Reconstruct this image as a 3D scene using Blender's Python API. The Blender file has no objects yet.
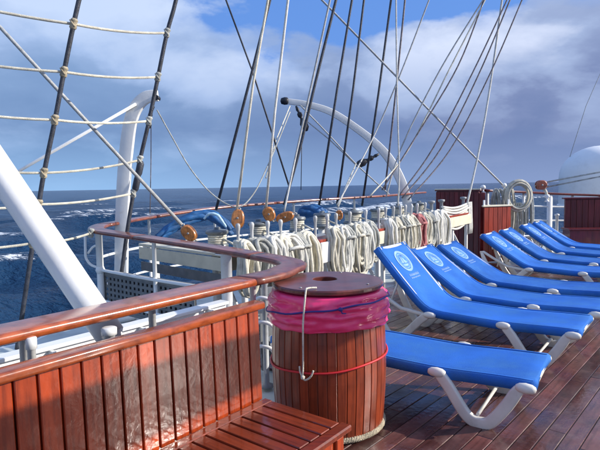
import bpy, bmesh, math, random
import numpy as np
from mathutils import Vector, Matrix
random.seed(7)
rad = math.radians
S = bpy.context.scene
C = S.collection
# ------------------------------------------------------------------ camera
PITCH, ROLL, FOC, EYE = rad(4.29), rad(1.0), 520.0, 1.5
Fv = Vector((0, math.cos(PITCH), -math.sin(PITCH)))
R0 = Vector((1, 0, 0)); U0 = Vector((0, math.sin(PITCH), math.cos(PITCH)))
Rv = R0*math.cos(ROLL) - U0*math.sin(ROLL)
Uv = U0*math.cos(ROLL) + R0*math.sin(ROLL)
cam = bpy.data.objects.new('camera', bpy.data.cameras.new('camera'))
C.objects.link(cam)
cam.matrix_world = Matrix(((Rv.x, Uv.x, -Fv.x, 0), (Rv.y, Uv.y, -Fv.y, 0), (Rv.z, Uv.z, -Fv.z, EYE), (0, 0, 0, 1)))
cam.data.sensor_width = 36; cam.data.lens = 36*FOC/600
cam.data.clip_start = 0.05; cam.data.clip_end = 60000
S.camera = cam
# ------------------------------------------------------------------ light
SUN_AZ, SUN_EL = 93.0, 25.5      # azimuth clockwise from +Y
S.view_settings.view_transform = 'Standard'; S.view_settings.look = 'None'
S.view_settings.exposure = 0.20; S.view_settings.gamma = 1.0
sd = bpy.data.lights.new('sun', 'SUN'); sd.energy = 5.0; sd.angle = rad(0.5); sd.color = (1.0, 0.93, 0.84)
sun = bpy.data.objects.new('sun', sd); C.objects.link(sun)
sdir = Vector((math.sin(rad(SUN_AZ))*math.cos(rad(SUN_EL)), math.cos(rad(SUN_AZ))*math.cos(rad(SUN_EL)), math.sin(rad(SUN_EL))))
sun.rotation_euler = sdir.to_track_quat('Z', 'Y').to_euler()
sun.location = (20, 0, 20)

def nn(nt, t, **kw):
    n = nt.nodes.new(t)
    for k, v in kw.items():
        if k.startswith('i_'):
            n.inputs[k[2:].replace('_', ' ')].default_value = v
        else:
            setattr(n, k, v)
    return n
def math_n(nt, op, a, b=None, clamp=False):
    n = nt.nodes.new('ShaderNodeMath'); n.operation = op; n.use_clamp = clamp
    for i, x in enumerate((a, b)):
        if x is None: continue
        if isinstance(x, (int, float)): n.inputs[i].default_value = x
        else: nt.links.new(x, n.inputs[i])
    return n.outputs[0]
def ramp(nt, fac, stops):
    r = nt.nodes.new('ShaderNodeValToRGB'); e = r.color_ramp.elements
    while len(e) > 1: e.remove(e[-1])
    e[0].position = stops[0][0]; e[0].color = (*stops[0][1], 1)
    for p, c in stops[1:]:
        x = e.new(p); x.color = (*c, 1)
    nt.links.new(fac, r.inputs[0]); return r.outputs[0]
def mixc(nt, fac, a, b, bt='MIX'):
    m = nt.nodes.new('ShaderNodeMix'); m.data_type = 'RGBA'; m.blend_type = bt
    for s, x in ((0, fac), (6, a), (7, b)):
        if isinstance(x, (int, float)): m.inputs[s].default_value = x
        elif isinstance(x, tuple): m.inputs[s].default_value = (*x, 1)
        else: nt.links.new(x, m.inputs[s])
    return m.outputs[2]

W = bpy.data.worlds.new('World'); S.world = W; W.use_nodes = True
nt = W.node_tree; nt.nodes.clear()
sky = nn(nt, 'ShaderNodeTexSky', sky_type='NISHITA', sun_disc=False, sun_elevation=rad(SUN_EL), sun_rotation=rad(SUN_AZ))
sky.air_density = 1.1; sky.dust_density = 0.6; sky.ozone_density = 2.0
geo = nn(nt, 'ShaderNodeTexCoord')
sep = nn(nt, 'ShaderNodeSeparateXYZ'); nt.links.new(geo.outputs['Generated'], sep.inputs[0])
zc = math_n(nt, 'MAXIMUM', sep.outputs[2], 0.0)
den = math_n(nt, 'ADD', zc, 0.34)
px_ = math_n(nt, 'DIVIDE', sep.outputs[0], den); py_ = math_n(nt, 'DIVIDE', sep.outputs[1], den)
cmb = nn(nt, 'ShaderNodeCombineXYZ'); nt.links.new(px_, cmb.inputs[0]); nt.links.new(py_, cmb.inputs[1])
def cloud(scale, det, rough, off, warp=0.0):
    mp = nn(nt, 'ShaderNodeMapping'); mp.inputs['Location'].default_value = off
    nt.links.new(cmb.outputs[0], mp.inputs[0])
    n = nn(nt, 'ShaderNodeTexNoise'); n.inputs['Scale'].default_value = scale; n.inputs['Detail'].default_value = det
    n.inputs['Roughness'].default_value = rough; n.inputs['Distortion'].default_value = warp
    nt.links.new(mp.outputs[0], n.inputs['Vector']); return n.outputs['Fac']
big = cloud(1.05, 9, 0.50, (7.3, 1.2, 0.0), 0.1)
mid = cloud(3.0, 8, 0.55, (0.4, 6.2, 2.0), 0.1)
# a low grey-blue bank near the horizon, broken white cumulus above it
cover = math_n(nt, 'ADD', math_n(nt, 'MULTIPLY', big, 0.72), math_n(nt, 'MULTIPLY', mid, 0.28))
low = nn(nt, 'ShaderNodeMapRange'); low.inputs[1].default_value = .16; low.inputs[2].default_value = .30; low.inputs[3].default_value = .20; low.inputs[4].default_value = 0.0; nt.links.new(zc, low.inputs[0])
cov = ramp(nt, math_n(nt, 'ADD', cover, low.outputs[0]), [(0.478, (0, 0, 0)), (0.505, (.75, .75, .75)), (0.55, (1, 1, 1))])
det = cloud(1.9, 9, 0.52, (1.3, 12.2, 6.0), 0.15)
det = ramp(nt, det, [(0.36, (0.36,)*3), (0.46, (0.43,)*3), (0.54, (0.57,)*3), (0.64, (0.66,)*3)])
shade = math_n(nt, 'ADD', math_n(nt, 'MULTIPLY', det, 0.62), math_n(nt, 'MULTIPLY', math_n(nt, 'MINIMUM', zc, 0.42), 0.98))
blueish = ramp(nt, shade, [(0.33, (1.4, 2.35, 4.3)), (0.44, (2.0, 3.1, 5.2)), (0.54, (3.4, 4.6, 7.0)), (0.66, (5.0, 6.1, 8.2))])
purple = ramp(nt, shade, [(0.33, (1.30, 1.80, 3.5)), (0.45, (1.85, 2.35, 4.1)), (0.55, (3.2, 4.0, 6.0)), (0.66, (6.6, 7.2, 8.8))])
side = nn(nt, 'ShaderNodeMapRange'); side.inputs[1].default_value = -.35; side.inputs[2].default_value = .35; nt.links.new(sep.outputs[0], side.inputs[0])
ccol = mixc(nt, side.outputs[0], blueish, purple)
hz = nn(nt, 'ShaderNodeMapRange'); hz.inputs[1].default_value = 0.0; hz.inputs[2].default_value = .10; hz.inputs[3].default_value = .75; hz.inputs[4].default_value = 0.0; nt.links.new(zc, hz.inputs[0])
hcol = mixc(nt, side.outputs[0], (2.9, 5.0, 7.9), (2.3, 3.1, 5.2))
ccol = mixc(nt, hz.outputs[0], ccol, hcol)
skyt = mixc(nt, 0.75, mixc(nt, 1.0, sky.outputs[0], (0.75, 0.92, 1.25), 'MULTIPLY'), (1.15, 2.7, 7.0))
mix = mixc(nt, math_n(nt, 'MULTIPLY', cov, 0.95), skyt, ccol)
bg = nn(nt, 'ShaderNodeBackground'); bg.inputs[1].default_value = 0.108
nt.links.new(mix, bg.inputs[0])
wo = nn(nt, 'ShaderNodeOutputWorld'); nt.links.new(bg.outputs[0], wo.inputs[0])

# ------------------------------------------------------------------ materials
M = {}
def mat(name, col, rough=0.5, var=0.12, vscale=6.0, bump=0.0, bscale=40.0, metal=0.0, coat=0.0, grain=None, rnd=0.0, dirt=None, spec=0.5, sss=0.0, stretch=(1, 1, 1), rvar=0.0, dscale=7.0, dlo=0.52, coord='Object', crough=.12):
    m = bpy.data.materials.new(name); m.use_nodes = True; nt = m.node_tree
    p = nt.nodes['Principled BSDF']; L = nt.links
    tc = nn(nt, 'ShaderNodeTexCoord'); mp = nn(nt, 'ShaderNodeMapping'); mp.inputs['Scale'].default_value = stretch
    L.new(tc.outputs[coord], mp.inputs[0]); vec = mp.outputs[0]
    oi = nn(nt, 'ShaderNodeObjectInfo')
    if rnd:
        ad = nn(nt, 'ShaderNodeVectorMath', operation='ADD')
        sc = nn(nt, 'ShaderNodeVectorMath', operation='SCALE'); sc.inputs[3].default_value = 37.0
        cx = nn(nt, 'ShaderNodeCombineXYZ'); L.new(oi.outputs['Random'], cx.inputs[0]); L.new(oi.outputs['Random'], cx.inputs[1])
        L.new(cx.outputs[0], sc.inputs[0]); L.new(vec, ad.inputs[0]); L.new(sc.outputs[0], ad.inputs[1]); vec = ad.outputs[0]
    n = nn(nt, 'ShaderNodeTexNoise'); n.inputs['Scale'].default_value = vscale; n.inputs['Detail'].default_value = 5
    L.new(vec, n.inputs['Vector'])
    lo = tuple(c*(1-var*1.6) for c in col); hi = tuple(min(1, c*(1+var*1.6)) for c in col)
    c = ramp(nt, n.outputs['Fac'], [(0.3, lo), (0.5, col), (0.72, hi)])
    if grain:
        g = nn(nt, 'ShaderNodeTexNoise'); g.inputs['Scale'].default_value = 1.0; g.inputs['Detail'].default_value = 4
        gm = nn(nt, 'ShaderNodeMapping'); gm.inputs['Scale'].default_value = grain; L.new(vec, gm.inputs[0]); L.new(gm.outputs[0], g.inputs['Vector'])
        gc = ramp(nt, g.outputs['Fac'], [(0.32, (0.55, 0.5, 0.45)), (0.55, (1, 1, 1)), (0.7, (1.12, 1.1, 1.05))])
        c = mixc(nt, 0.85, c, gc, 'MULTIPLY')
    if rnd:
        rr = ramp(nt, oi.outputs['Random'], [(0, (1-rnd,)*3), (1, (1+rnd*.6, 1+rnd*.55, 1+rnd*.5))])
        c = mixc(nt, 1.0, c, rr, 'MULTIPLY')
    if dirt:
        dn = nn(nt, 'ShaderNodeTexNoise'); dn.inputs['Scale'].default_value = dscale; dn.inputs['Detail'].default_value = 8; dn.inputs['Roughness'].default_value = .7
        L.new(tc.outputs[coord], dn.inputs['Vector'])
        f = ramp(nt, dn.outputs['Fac'], [(dlo, (0, 0, 0)), (dlo+.2, (1, 1, 1))])
        c = mixc(nt, math_n(nt, 'MULTIPLY', f, 0.6), c, dirt)
    L.new(c, p.inputs['Base Color'])
    p.inputs['Roughness'].default_value = rough; p.inputs['Metallic'].default_value = metal
    p.inputs['Coat Weight'].default_value = coat; p.inputs['Coat Roughness'].default_value = crough
    p.inputs['Specular IOR Level'].default_value = spec
    if sss:
        p.inputs['Subsurface Weight'].default_value = sss; p.inputs['Subsurface Radius'].default_value = (.02, .01, .01)
    if rvar:
        rn = nn(nt, 'ShaderNodeTexNoise'); rn.inputs['Scale'].default_value = 2.2; rn.inputs['Detail'].default_value = 6
        L.new(tc.outputs[coord], rn.inputs['Vector'])
        mr = nn(nt, 'ShaderNodeMapRange'); mr.inputs[1].default_value = .38; mr.inputs[2].default_value = .62
        mr.inputs[3].default_value = rough; mr.inputs[4].default_value = rough+rvar
        L.new(rn.outputs['Fac'], mr.inputs[0]); L.new(mr.outputs[0], p.inputs['Roughness'])
    if bump:
        b = nn(nt, 'ShaderNodeTexNoise'); b.inputs['Scale'].default_value = bscale; b.inputs['Detail'].default_value = 4
        L.new(vec, b.inputs['Vector']); bp = nn(nt, 'ShaderNodeBump'); bp.inputs['Strength'].default_value = bump; bp.inputs['Distance'].default_value = .01
        L.new(b.outputs['Fac'], bp.inputs['Height']); L.new(bp.outputs[0], p.inputs['Normal'])
        if coat: L.new(bp.outputs[0], p.inputs['Coat Normal'])
    M[name] = m; return m
mat('bench_varnish', (0.38, 0.048, 0.007), 0.42, .16, 5, bump=.12, bscale=22, coat=.75, crough=.10, spec=.3, grain=(60, 60, 4), rnd=.22)
mat('seat_varnish', (0.21, 0.031, 0.007), 0.42, .18, 5, bump=.15, bscale=22, coat=1.0, crough=.10, spec=.3, grain=(4, 70, 30), rnd=.25)
mat('rail_varnish', (0.36, 0.080, 0.022), 0.26, .15, 4, bump=.06, bscale=18, coat=.6, rnd=.12, grain=(18, 18, 40), dirt=(0.10, 0.035, 0.03), dscale=3.0, dlo=.5)
mat('rail_darker', (0.27, 0.078, 0.045), 0.32, .25, 4, bump=.08, bscale=18, coat=.4, rnd=.15, grain=(18, 18, 40), dirt=(0.08, 0.035, 0.035), dscale=4, dlo=.47)  # darker, rougher copy of the rail varnish for the hairpin and far sections
mat('barrel_varnish', (0.27, 0.043, 0.011), 0.42, .2, 6, bump=.10, bscale=20, coat=.45, grain=(60, 60, 3), rnd=.13, crough=.2)
mat('lid_varnish', (0.15, 0.038, 0.030), 0.30, .2, 8, bump=.08, bscale=30, coat=.3, grain=(8, 60, 8), dirt=(.16, .05, .03), dscale=9)
mat('maroon_wood', (0.13, 0.014, 0.016), 0.32, .15, 3, bump=.04, coat=.3, rnd=.15, grain=(40, 40, 3))
mat('red_wood', (0.34, 0.045, 0.020), 0.35, .12, 3, bump=.04, coat=.3, rnd=.15, grain=(40, 40, 3))
mat('white_paint', (0.82, 0.83, 0.81), 0.35, .05, 4, bump=.10, bscale=25, dirt=(.46, .36, .25), dlo=.60, rnd=.04)
mat('pin_grey', (0.50, 0.51, 0.50), 0.4, .12, 8, bump=.08, dirt=(.3, .24, .18), rnd=.15)
mat('screen_grey', (0.16, 0.17, 0.175), 0.5, .12, 8, bump=.08, dirt=(.3, .28, .24))
mat('grey_paint', (0.30, 0.32, 0.33), 0.45, .12, 8, bump=.08, dirt=(.2, .17, .14), rnd=.1)
mat('cream_paint', (0.72, 0.68, 0.52), 0.45, .07, 6, bump=.08, dirt=(.42, .34, .22), rnd=.06, dlo=.56)
mat('deck_paint', (0.50, 0.55, 0.52), 0.5, .12, 2.5, bump=.1, bscale=60, dirt=(.26, .27, .25), dscale=3)
mat('hull_white', (0.74, 0.75, 0.74), 0.4, .05, 1, dirt=(.5, .42, .3), dscale=1.5)
mat('rope_cream', (0.70, 0.67, 0.55), 0.85, .14, 14, bump=.9, bscale=160, rnd=.18)
mat('rope_white', (0.76, 0.75, 0.68), 0.85, .10, 14, bump=.9, bscale=160, rnd=.10)
mat('rope_grey', (0.46, 0.47, 0.43), 0.85, .20, 14, bump=.9, bscale=160, rnd=.18)
mat('rope_red', (0.42, 0.15, 0.15), 0.85, .25, 20, bump=.9, bscale=160, rnd=.1)
mat('rope_tan', (0.42, 0.36, 0.25), 0.85, .2, 20, bump=.9, bscale=120)
mat('wire_black', (0.04, 0.045, 0.06), 0.5, .3, 20, bump=.5, bscale=120)
mat('wire_brown', (0.19, 0.165, 0.175), 0.6, .3, 20, bump=.5, bscale=120)
mat('wire_grey', (0.42, 0.43, 0.42), 0.45, .15, 20, bump=.4, bscale=120, rnd=.1)
mat('blue_sling', (0.026, 0.150, 0.55), 0.8, .12, 3, bump=.5, bscale=320, rnd=.22, dirt=(.05, .20, .50), dscale=4, dlo=.44, spec=.2)
mat('emblem_fill', (0.06, 0.21, 0.58), 0.8, .4, 40)
mat('emblem_print', (0.24, 0.42, 0.72), 0.6, .10, 30)
mat('white_plastic', (0.74, 0.71, 0.63), 0.42, .08, 6, bump=.05, dirt=(.42, .39, .33), rnd=.06, dlo=.55)
mat('pink_plastic', (1.0, 0.055, 0.20), 0.26, .06, 5, bump=.25, bscale=11, sss=.2, coat=.25)
mat('cord_blue', (0.045, 0.03, 0.22), 0.6, .1)
mat('cord_red', (0.62, 0.02, 0.025), 0.5, .1)
mat('block_wood', (0.52, 0.20, 0.045), 0.30, .30, 22, bump=.1, coat=.5, rnd=.2, grain=(70, 8, 8))
mat('block_red', (0.30, 0.08, 0.04), 0.4, .2, 20, coat=.3)
mat('drum_grey', (0.20, 0.22, 0.225), 0.38, .2, 12, metal=.35, bump=.1, rnd=.15)
mat('black_iron', (0.02, 0.022, 0.03), 0.45, .2, 12, metal=.2)
mat('blue_cover', (0.015, 0.10, 0.27), 0.6, .3, 7, bump=.9, bscale=7, dirt=(.01, .04, .12), dscale=9)
mat('light_blue_strap', (0.45, 0.66, 0.80), 0.6, .1)
mat('radome_white', (0.84, 0.85, 0.84), 0.45, .03, 2, dirt=(.60, .60, .57), dscale=2, dlo=.55)
mat('caulk', (0.030, 0.018, 0.018), 0.6, .2)
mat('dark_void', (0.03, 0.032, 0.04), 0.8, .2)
# wet teak deck planks
mat('deck_teak', (0.125, 0.046, 0.038), 0.13, .28, 3.5, bump=.22, bscale=26, grain=(2.2, 40, 6), rnd=.5, rvar=.34, coat=.25, dirt=(.20, .12, .10), dscale=5)

# sea material
def sea_mat():
    m = bpy.data.materials.new('sea_water'); m.use_nodes = True; nt = m.node_tree; L = nt.links
    p = nt.nodes['Principled BSDF']; M['sea_water'] = m
    g = nn(nt, 'ShaderNodeNewGeometry'); sp = nn(nt, 'ShaderNodeSeparateXYZ'); L.new(g.outputs['Position'], sp.inputs[0])
    p.inputs['Roughness'].default_value = .16; p.inputs['IOR'].default_value = 1.333; p.inputs['Specular IOR Level'].default_value = .17
    # foam on crests
    n = nn(nt, 'ShaderNodeTexNoise'); n.inputs['Scale'].default_value = .9; n.inputs['Detail'].default_value = 9; n.inputs['Roughness'].default_value = .72
    mp = nn(nt, 'ShaderNodeMapping'); mp.inputs['Scale'].default_value = (.45, 1.3, 1); L.new(g.outputs['Position'], mp.inputs[0]); L.new(mp.outputs[0], n.inputs['Vector'])
    n2 = nn(nt, 'ShaderNodeTexNoise'); n2.inputs['Scale'].default_value = .045; n2.inputs['Detail'].default_value = 5; L.new(g.outputs['Position'], n2.inputs['Vector'])
    h = nn(nt, 'ShaderNodeMapRange'); h.inputs[1].default_value = -5.3; h.inputs[2].default_value = -4.0; L.new(sp.outputs[2], h.inputs[0])
    s = math_n(nt, 'ADD', math_n(nt, 'MULTIPLY', h.outputs[0], .46), math_n(nt, 'ADD', math_n(nt, 'MULTIPLY', n.outputs['Fac'], .6), math_n(nt, 'MULTIPLY', n2.outputs['Fac'], .22)))
    f = ramp(nt, s, [(.868, (0, 0, 0)), (.915, (1, 1, 1))])
    base = ramp(nt, n2.outputs['Fac'], [(.35, (.010, .038, .090)), (.65, (.018, .058, .130))])
    c = mixc(nt, f, base, (.75, .80, .84)); L.new(c, p.inputs['Base Color'])
    r = math_n(nt, 'ADD', math_n(nt, 'MULTIPLY', f, .5), .2); L.new(r, p.inputs['Roughness'])
    prev = None
    for sc, st, d in ((.35, 1.0, 1.2), (1.3, .95, .55), (5.0, .7, .14)):
        b = nn(nt, 'ShaderNodeTexNoise'); b.inputs['Scale'].default_value = sc; b.inputs['Detail'].default_value = 5; b.inputs['Roughness'].default_value = .6
        mb = nn(nt, 'ShaderNodeMapping'); mb.inputs['Scale'].default_value = (.6, 1.2, 1); mb.inputs['Rotation'].default_value = (0, 0, .2)
        L.new(g.outputs['Position'], mb.inputs[0]); L.new(mb.outputs[0], b.inputs['Vector'])
        bp = nn(nt, 'ShaderNodeBump'); bp.inputs['Strength'].default_value = st; bp.inputs['Distance'].default_value = d
        L.new(b.outputs['Fac'], bp.inputs['Height'])
        if prev: L.new(prev, bp.inputs['Normal'])
        prev = bp.outputs[0]
    L.new(prev, p.inputs['Normal'])
sea_mat()

# ------------------------------------------------------------------ geometry helpers
def at(u, v, Y):
    d = Fv + Rv*((u-300)/FOC) + Uv*((225-v)/FOC)
    return Vector((0, 0, EYE)) + d*(Y/d.y)
def atz(u, v, z):
    d = Fv + Rv*((u-300)/FOC) + Uv*((225-v)/FOC)
    return Vector((0, 0, EYE)) + d*((z-EYE)/d.z)

class MB:
    def __init__(s): s.v = []; s.f = []; s.sm = []
    def add(s, vs, fs, smooth=False):
        o = len(s.v); s.v += [tuple(x) for x in vs]; s.f += [tuple(i+o for i in f) for f in fs]; s.sm += [smooth]*len(fs)
    def obox(s, c, ax, ay, az, hx, hy, hz, bev=0.0):
        c = Vector(c); ax = Vector(ax); ay = Vector(ay); az = Vector(az)
        if bev <= 0:
            vs = [c+ax*(hx*i)+ay*(hy*j)+az*(hz*k) for k in (-1, 1) for j in (-1, 1) for i in (-1, 1)]
            s.add(vs, [(0, 2, 3, 1), (4, 5, 7, 6), (0, 1, 5, 4), (2, 6, 7, 3), (0, 4, 6, 2), (1, 3, 7, 5)])
            return
        b = min(bev, hx*.9, hy*.9, hz*.9)
        bm = bmesh.new(); bmesh.ops.create_cube(bm, size=1)
        for v in bm.verts: v.co = Vector((v.co.x*2*hx, v.co.y*2*hy, v.co.z*2*hz))
        bmesh.ops.bevel(bm, geom=bm.edges[:], offset=b, segments=1, affect='EDGES', profile=.5)
        bm.verts.index_update()
        s.add([c+ax*v.co.x+ay*v.co.y+az*v.co.z for v in bm.verts], [[v.index for v in f.verts] for f in bm.faces]); bm.free()
    def box(s, c, h, bev=0.0, rz=0.0):
        ax = Vector((math.cos(rz), math.sin(rz), 0)); ay = Vector((-math.sin(rz), math.cos(rz), 0))
        s.obox(c, ax, ay, (0, 0, 1), h[0], h[1], h[2], bev)
    def bar(s, a, b, w, h, bev=0.0, up=(0, 0, 1)):
        a = Vector(a); b = Vector(b); x = (b-a); L = x.length; x.normalize()
        y = Vector(up).cross(x); y.normalize(); z = x.cross(y)
        s.obox((a+b)/2, x, y, z, L/2, w/2, h/2, bev)
    def sweep(s, pts, prof, up=Vector((0, 0, 1)), ups=None, smooth=True, closed=False, scales=None):
        n = len(pts); k = len(prof); vs = []
        for i, p in enumerate(pts):
            p = Vector(p)
            if closed: t = Vector(pts[(i+1) % n])-Vector(pts[i-1])
            else: t = Vector(pts[min(i+1, n-1)])-Vector(pts[max(i-1, 0)])
            t.normalize(); u = Vector(ups[i]) if ups else Vector(up)
            y = u.cross(t)
            if y.length < 1e-4: y = Vector((1, 0, 0)).cross(t)
            y.normalize(); z = t.cross(y); sc = scales[i] if scales else 1
            vs += [p+y*(a*sc)+z*(b*sc) for a, b in prof]
        fs = []
        for i in range(n if closed else n-1):
            for j in range(k):
                a = i*k+j; b = i*k+(j+1) % k; c = ((i+1) % n)*k+(j+1) % k; d = ((i+1) % n)*k+j
                fs.append((a, b, c, d))
        s.add(vs, fs, smooth)
        if not closed:
            o = len(s.v)-n*k
            s.f.append(tuple(o+j for j in reversed(range(k)))); s.sm.append(False)
            s.f.append(tuple(o+(n-1)*k+j for j in range(k))); s.sm.append(False)
    def tube(s, pts, r, sides=8, closed=False, scales=None):
        prof = [(r*math.cos(2*math.pi*i/sides), r*math.sin(2*math.pi*i/sides)) for i in range(sides)]
        # parallel transport frames
        n = len(pts); P = [Vector(p) for p in pts]
        ups = []; u = None
        for i in range(n):
            if closed: t = P[(i+1) % n]-P[i-1]
            else: t = P[min(i+1, n-1)]-P[max(i-1, 0)]
            t.normalize()
            if u is None:
                u = Vector((0, 0, 1)) if abs(t.z) < .9 else Vector((0, 1, 0))
            u = (u-t*u.dot(t)).normalized(); ups.append(u.copy())
        s.sweep(P, prof, ups=ups, closed=closed, scales=scales)
    def lathe(s, c, prof, n=20, axis=None, smooth=True, cap=True):
        c = Vector(c); z = Vector(axis).normalized() if axis is not None else Vector((0, 0, 1))
        x = z.orthogonal().normalized() if axis is not None else Vector((1, 0, 0)); y = z.cross(x)
        vs = [c+x*(r*math.cos(2*math.pi*i/n))+y*(r*math.sin(2*math.pi*i/n))+z*h for r, h in prof for i in range(n)]
        fs = [(j*n+i, j*n+(i+1) % n, (j+1)*n+(i+1) % n, (j+1)*n+i) for j in range(len(prof)-1) for i in range(n)]
        s.add(vs, fs, smooth)
        if cap:
            o = len(s.v)-len(vs)
            if prof[0][0] > 1e-5: s.f.append(tuple(o+i for i in reversed(range(n)))); s.sm.append(False)
            if prof[-1][0] > 1e-5: s.f.append(tuple(o+(len(prof)-1)*n+i for i in range(n))); s.sm.append(False)
    def mesh(s, name):
        me = bpy.data.meshes.new(name); me.from_pydata(s.v, [], s.f)
        me.polygons.foreach_set('use_smooth', s.sm); me.update(); return me
    def build(s, name, m, parent=None, sub=0):
        me = s.mesh(name); me.materials.append(M[m])
        bm = bmesh.new(); bm.from_mesh(me); bmesh.ops.recalc_face_normals(bm, faces=bm.faces[:]); bm.to_mesh(me); bm.free()
        o = bpy.data.objects.new(name, me); C.objects.link(o)
        if parent: o.parent = parent
        return o
def tag(o, label=None, cat=None, group=None, kind=None):
    if label: o['label'] = label
    if cat: o['category'] = cat
    if group: o['group'] = group
    if kind: o['kind'] = kind
    return o
def empty(name, label, cat, loc=(0, 0, 0), rz=0, group=None):
    o = bpy.data.objects.new(name, None); C.objects.link(o); o.location = loc; o.rotation_euler = (0, 0, rz); o.empty_display_size = .1
    return tag(o, label, cat, group)
def inst(name, me, parent, loc=(0, 0, 0), rot=(0, 0, 0)):
    o = bpy.data.objects.new(name, me); C.objects.link(o); o.parent = parent; o.location = loc; o.rotation_euler = rot; return o
def spline(pts, n=8, closed=False):
    P = [Vector(p) for p in pts]; out = []; m = len(P)
    rng = range(m if closed else m-1)
    for i in rng:
        if closed: p0, p1, p2, p3 = P[i-1], P[i], P[(i+1) % m], P[(i+2) % m]
        else: p0 = P[max(i-1, 0)]; p1 = P[i]; p2 = P[i+1]; p3 = P[min(i+2, m-1)]
        for k in range(n):
            t = k/n
            out.append(.5*((2*p1)+(p2-p0)*t+(2*p0-5*p1+4*p2-p3)*t*t+(3*p1-p0-3*p2+p3)*t**3))
    if not closed: out.append(P[-1])
    return out
def rel(pts, o): return [Vector(p)-Vector(o) for p in pts]
def rrect(w, h, r, k=3):
    out = []
    for cx, cy, a0 in ((w/2-r, h/2-r, 0), (-w/2+r, h/2-r, 90), (-w/2+r, -h/2+r, 180), (w/2-r, -h/2+r, 270)):
        for i in range(k+1):
            a = rad(a0+90*i/k); out.append((cx+r*math.cos(a), cy+r*math.sin(a)))
    return out

# ship frame: D runs along the near rail, N points inboard
D = Vector((.62, .7846, 0)); N = Vector((.7846, -.62, 0)); Z = Vector((0, 0, 1))
def ab(a, b, z=0): return D*a+N*b+Z*z

# ================================================================== SEA
def build_sea():
    rng = np.random.default_rng(3)
    nr = 420; radii = 4.0*np.power(9000/4.0, np.linspace(0, 1, nr))
    fine = np.radians(np.linspace(50, 132, 520)); coarse = np.radians(np.linspace(132, 410, 90)[1:-1])
    th = np.concatenate([fine, coarse]); na = len(th)
    Rr, T = np.meshgrid(radii, th, indexing='ij')
    X = Rr*np.cos(T); Y = Rr*np.sin(T); Zz = np.zeros_like(X)
    cell = Rr*(math.log(9000/4.0)/nr)
    for i in range(64):
        wl = 1.4*(34/1.4)**rng.random(); k = 2*np.pi/wl
        a = rad(-62)+rng.normal(0, .55); amp = .017*wl**.86
        ph = rng.random()*6.28
        w = np.sin(k*(X*math.cos(a)+Y*math.sin(a))+ph)
        w = 1-2*np.abs(np.sin((k*(X*math.cos(a)+Y*math.sin(a))+ph)/2))**1.2 if i % 2 else w
        Zz += amp*w*np.clip((wl/cell-3)/4, 0, 1)
    Zz *= .95
    vs = np.stack([X, Y, Zz-5.0], -1).reshape(-1, 3)
    i = np.arange(nr-1)[:, None]*na; j = np.arange(na)[None, :]; j2 = (j+1) % na
    fs = np.stack([i+j, i+na+j, i+na+j2, i+j2], -1).reshape(-1, 4)
    me = bpy.data.meshes.new('sea'); me.vertices.add(len(vs)); me.vertices.foreach_set('co', vs.ravel())
    me.loops.add(fs.size); me.loops.foreach_set('vertex_index', fs.ravel()); me.polygons.add(len(fs))
    me.polygons.foreach_set('loop_start', np.arange(0, fs.size, 4)); me.polygons.foreach_set('loop_total', np.full(len(fs), 4))
    me.update(calc_edges=True); me.polygons.foreach_set('use_smooth', np.ones(len(fs), bool)); me.validate()
    me.materials.append(M['sea_water']); o = bpy.data.objects.new('sea', me); C.objects.link(o)
    tag(o, kind='structure')
build_sea()

# ================================================================== HULL, DECK
hull_poly = [(-9, -2.6), (-2.75, 5.3), (-2.62, 6.2), (-1.75, 7.9), (-.35, 9.4), (1.3, 10.75), (2.8, 12.2), (5.2, 12.5), (6.6, 12.3), (8, 12.1), (15, 12.1), (15, -2.6)]
b = MB(); k = len(hull_poly)
b.add([(x, y, -.03) for x, y in hull_poly]+[(x*.97, y*.97, -6.5) for x, y in hull_poly], [tuple(range(k))]+[(i, (i+1) % k, k+(i+1) % k, k+i) for i in range(k)])
tag(b.build('ship_hull', 'hull_white'), kind='structure')
b = MB(); inner = [(x*.985, y*.985) for x, y in hull_poly]
b.add([(x, y, -.024) for x, y in inner], [tuple(range(k))])
tag(b.build('painted_steel_deck', 'deck_paint'), kind='structure')

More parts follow.
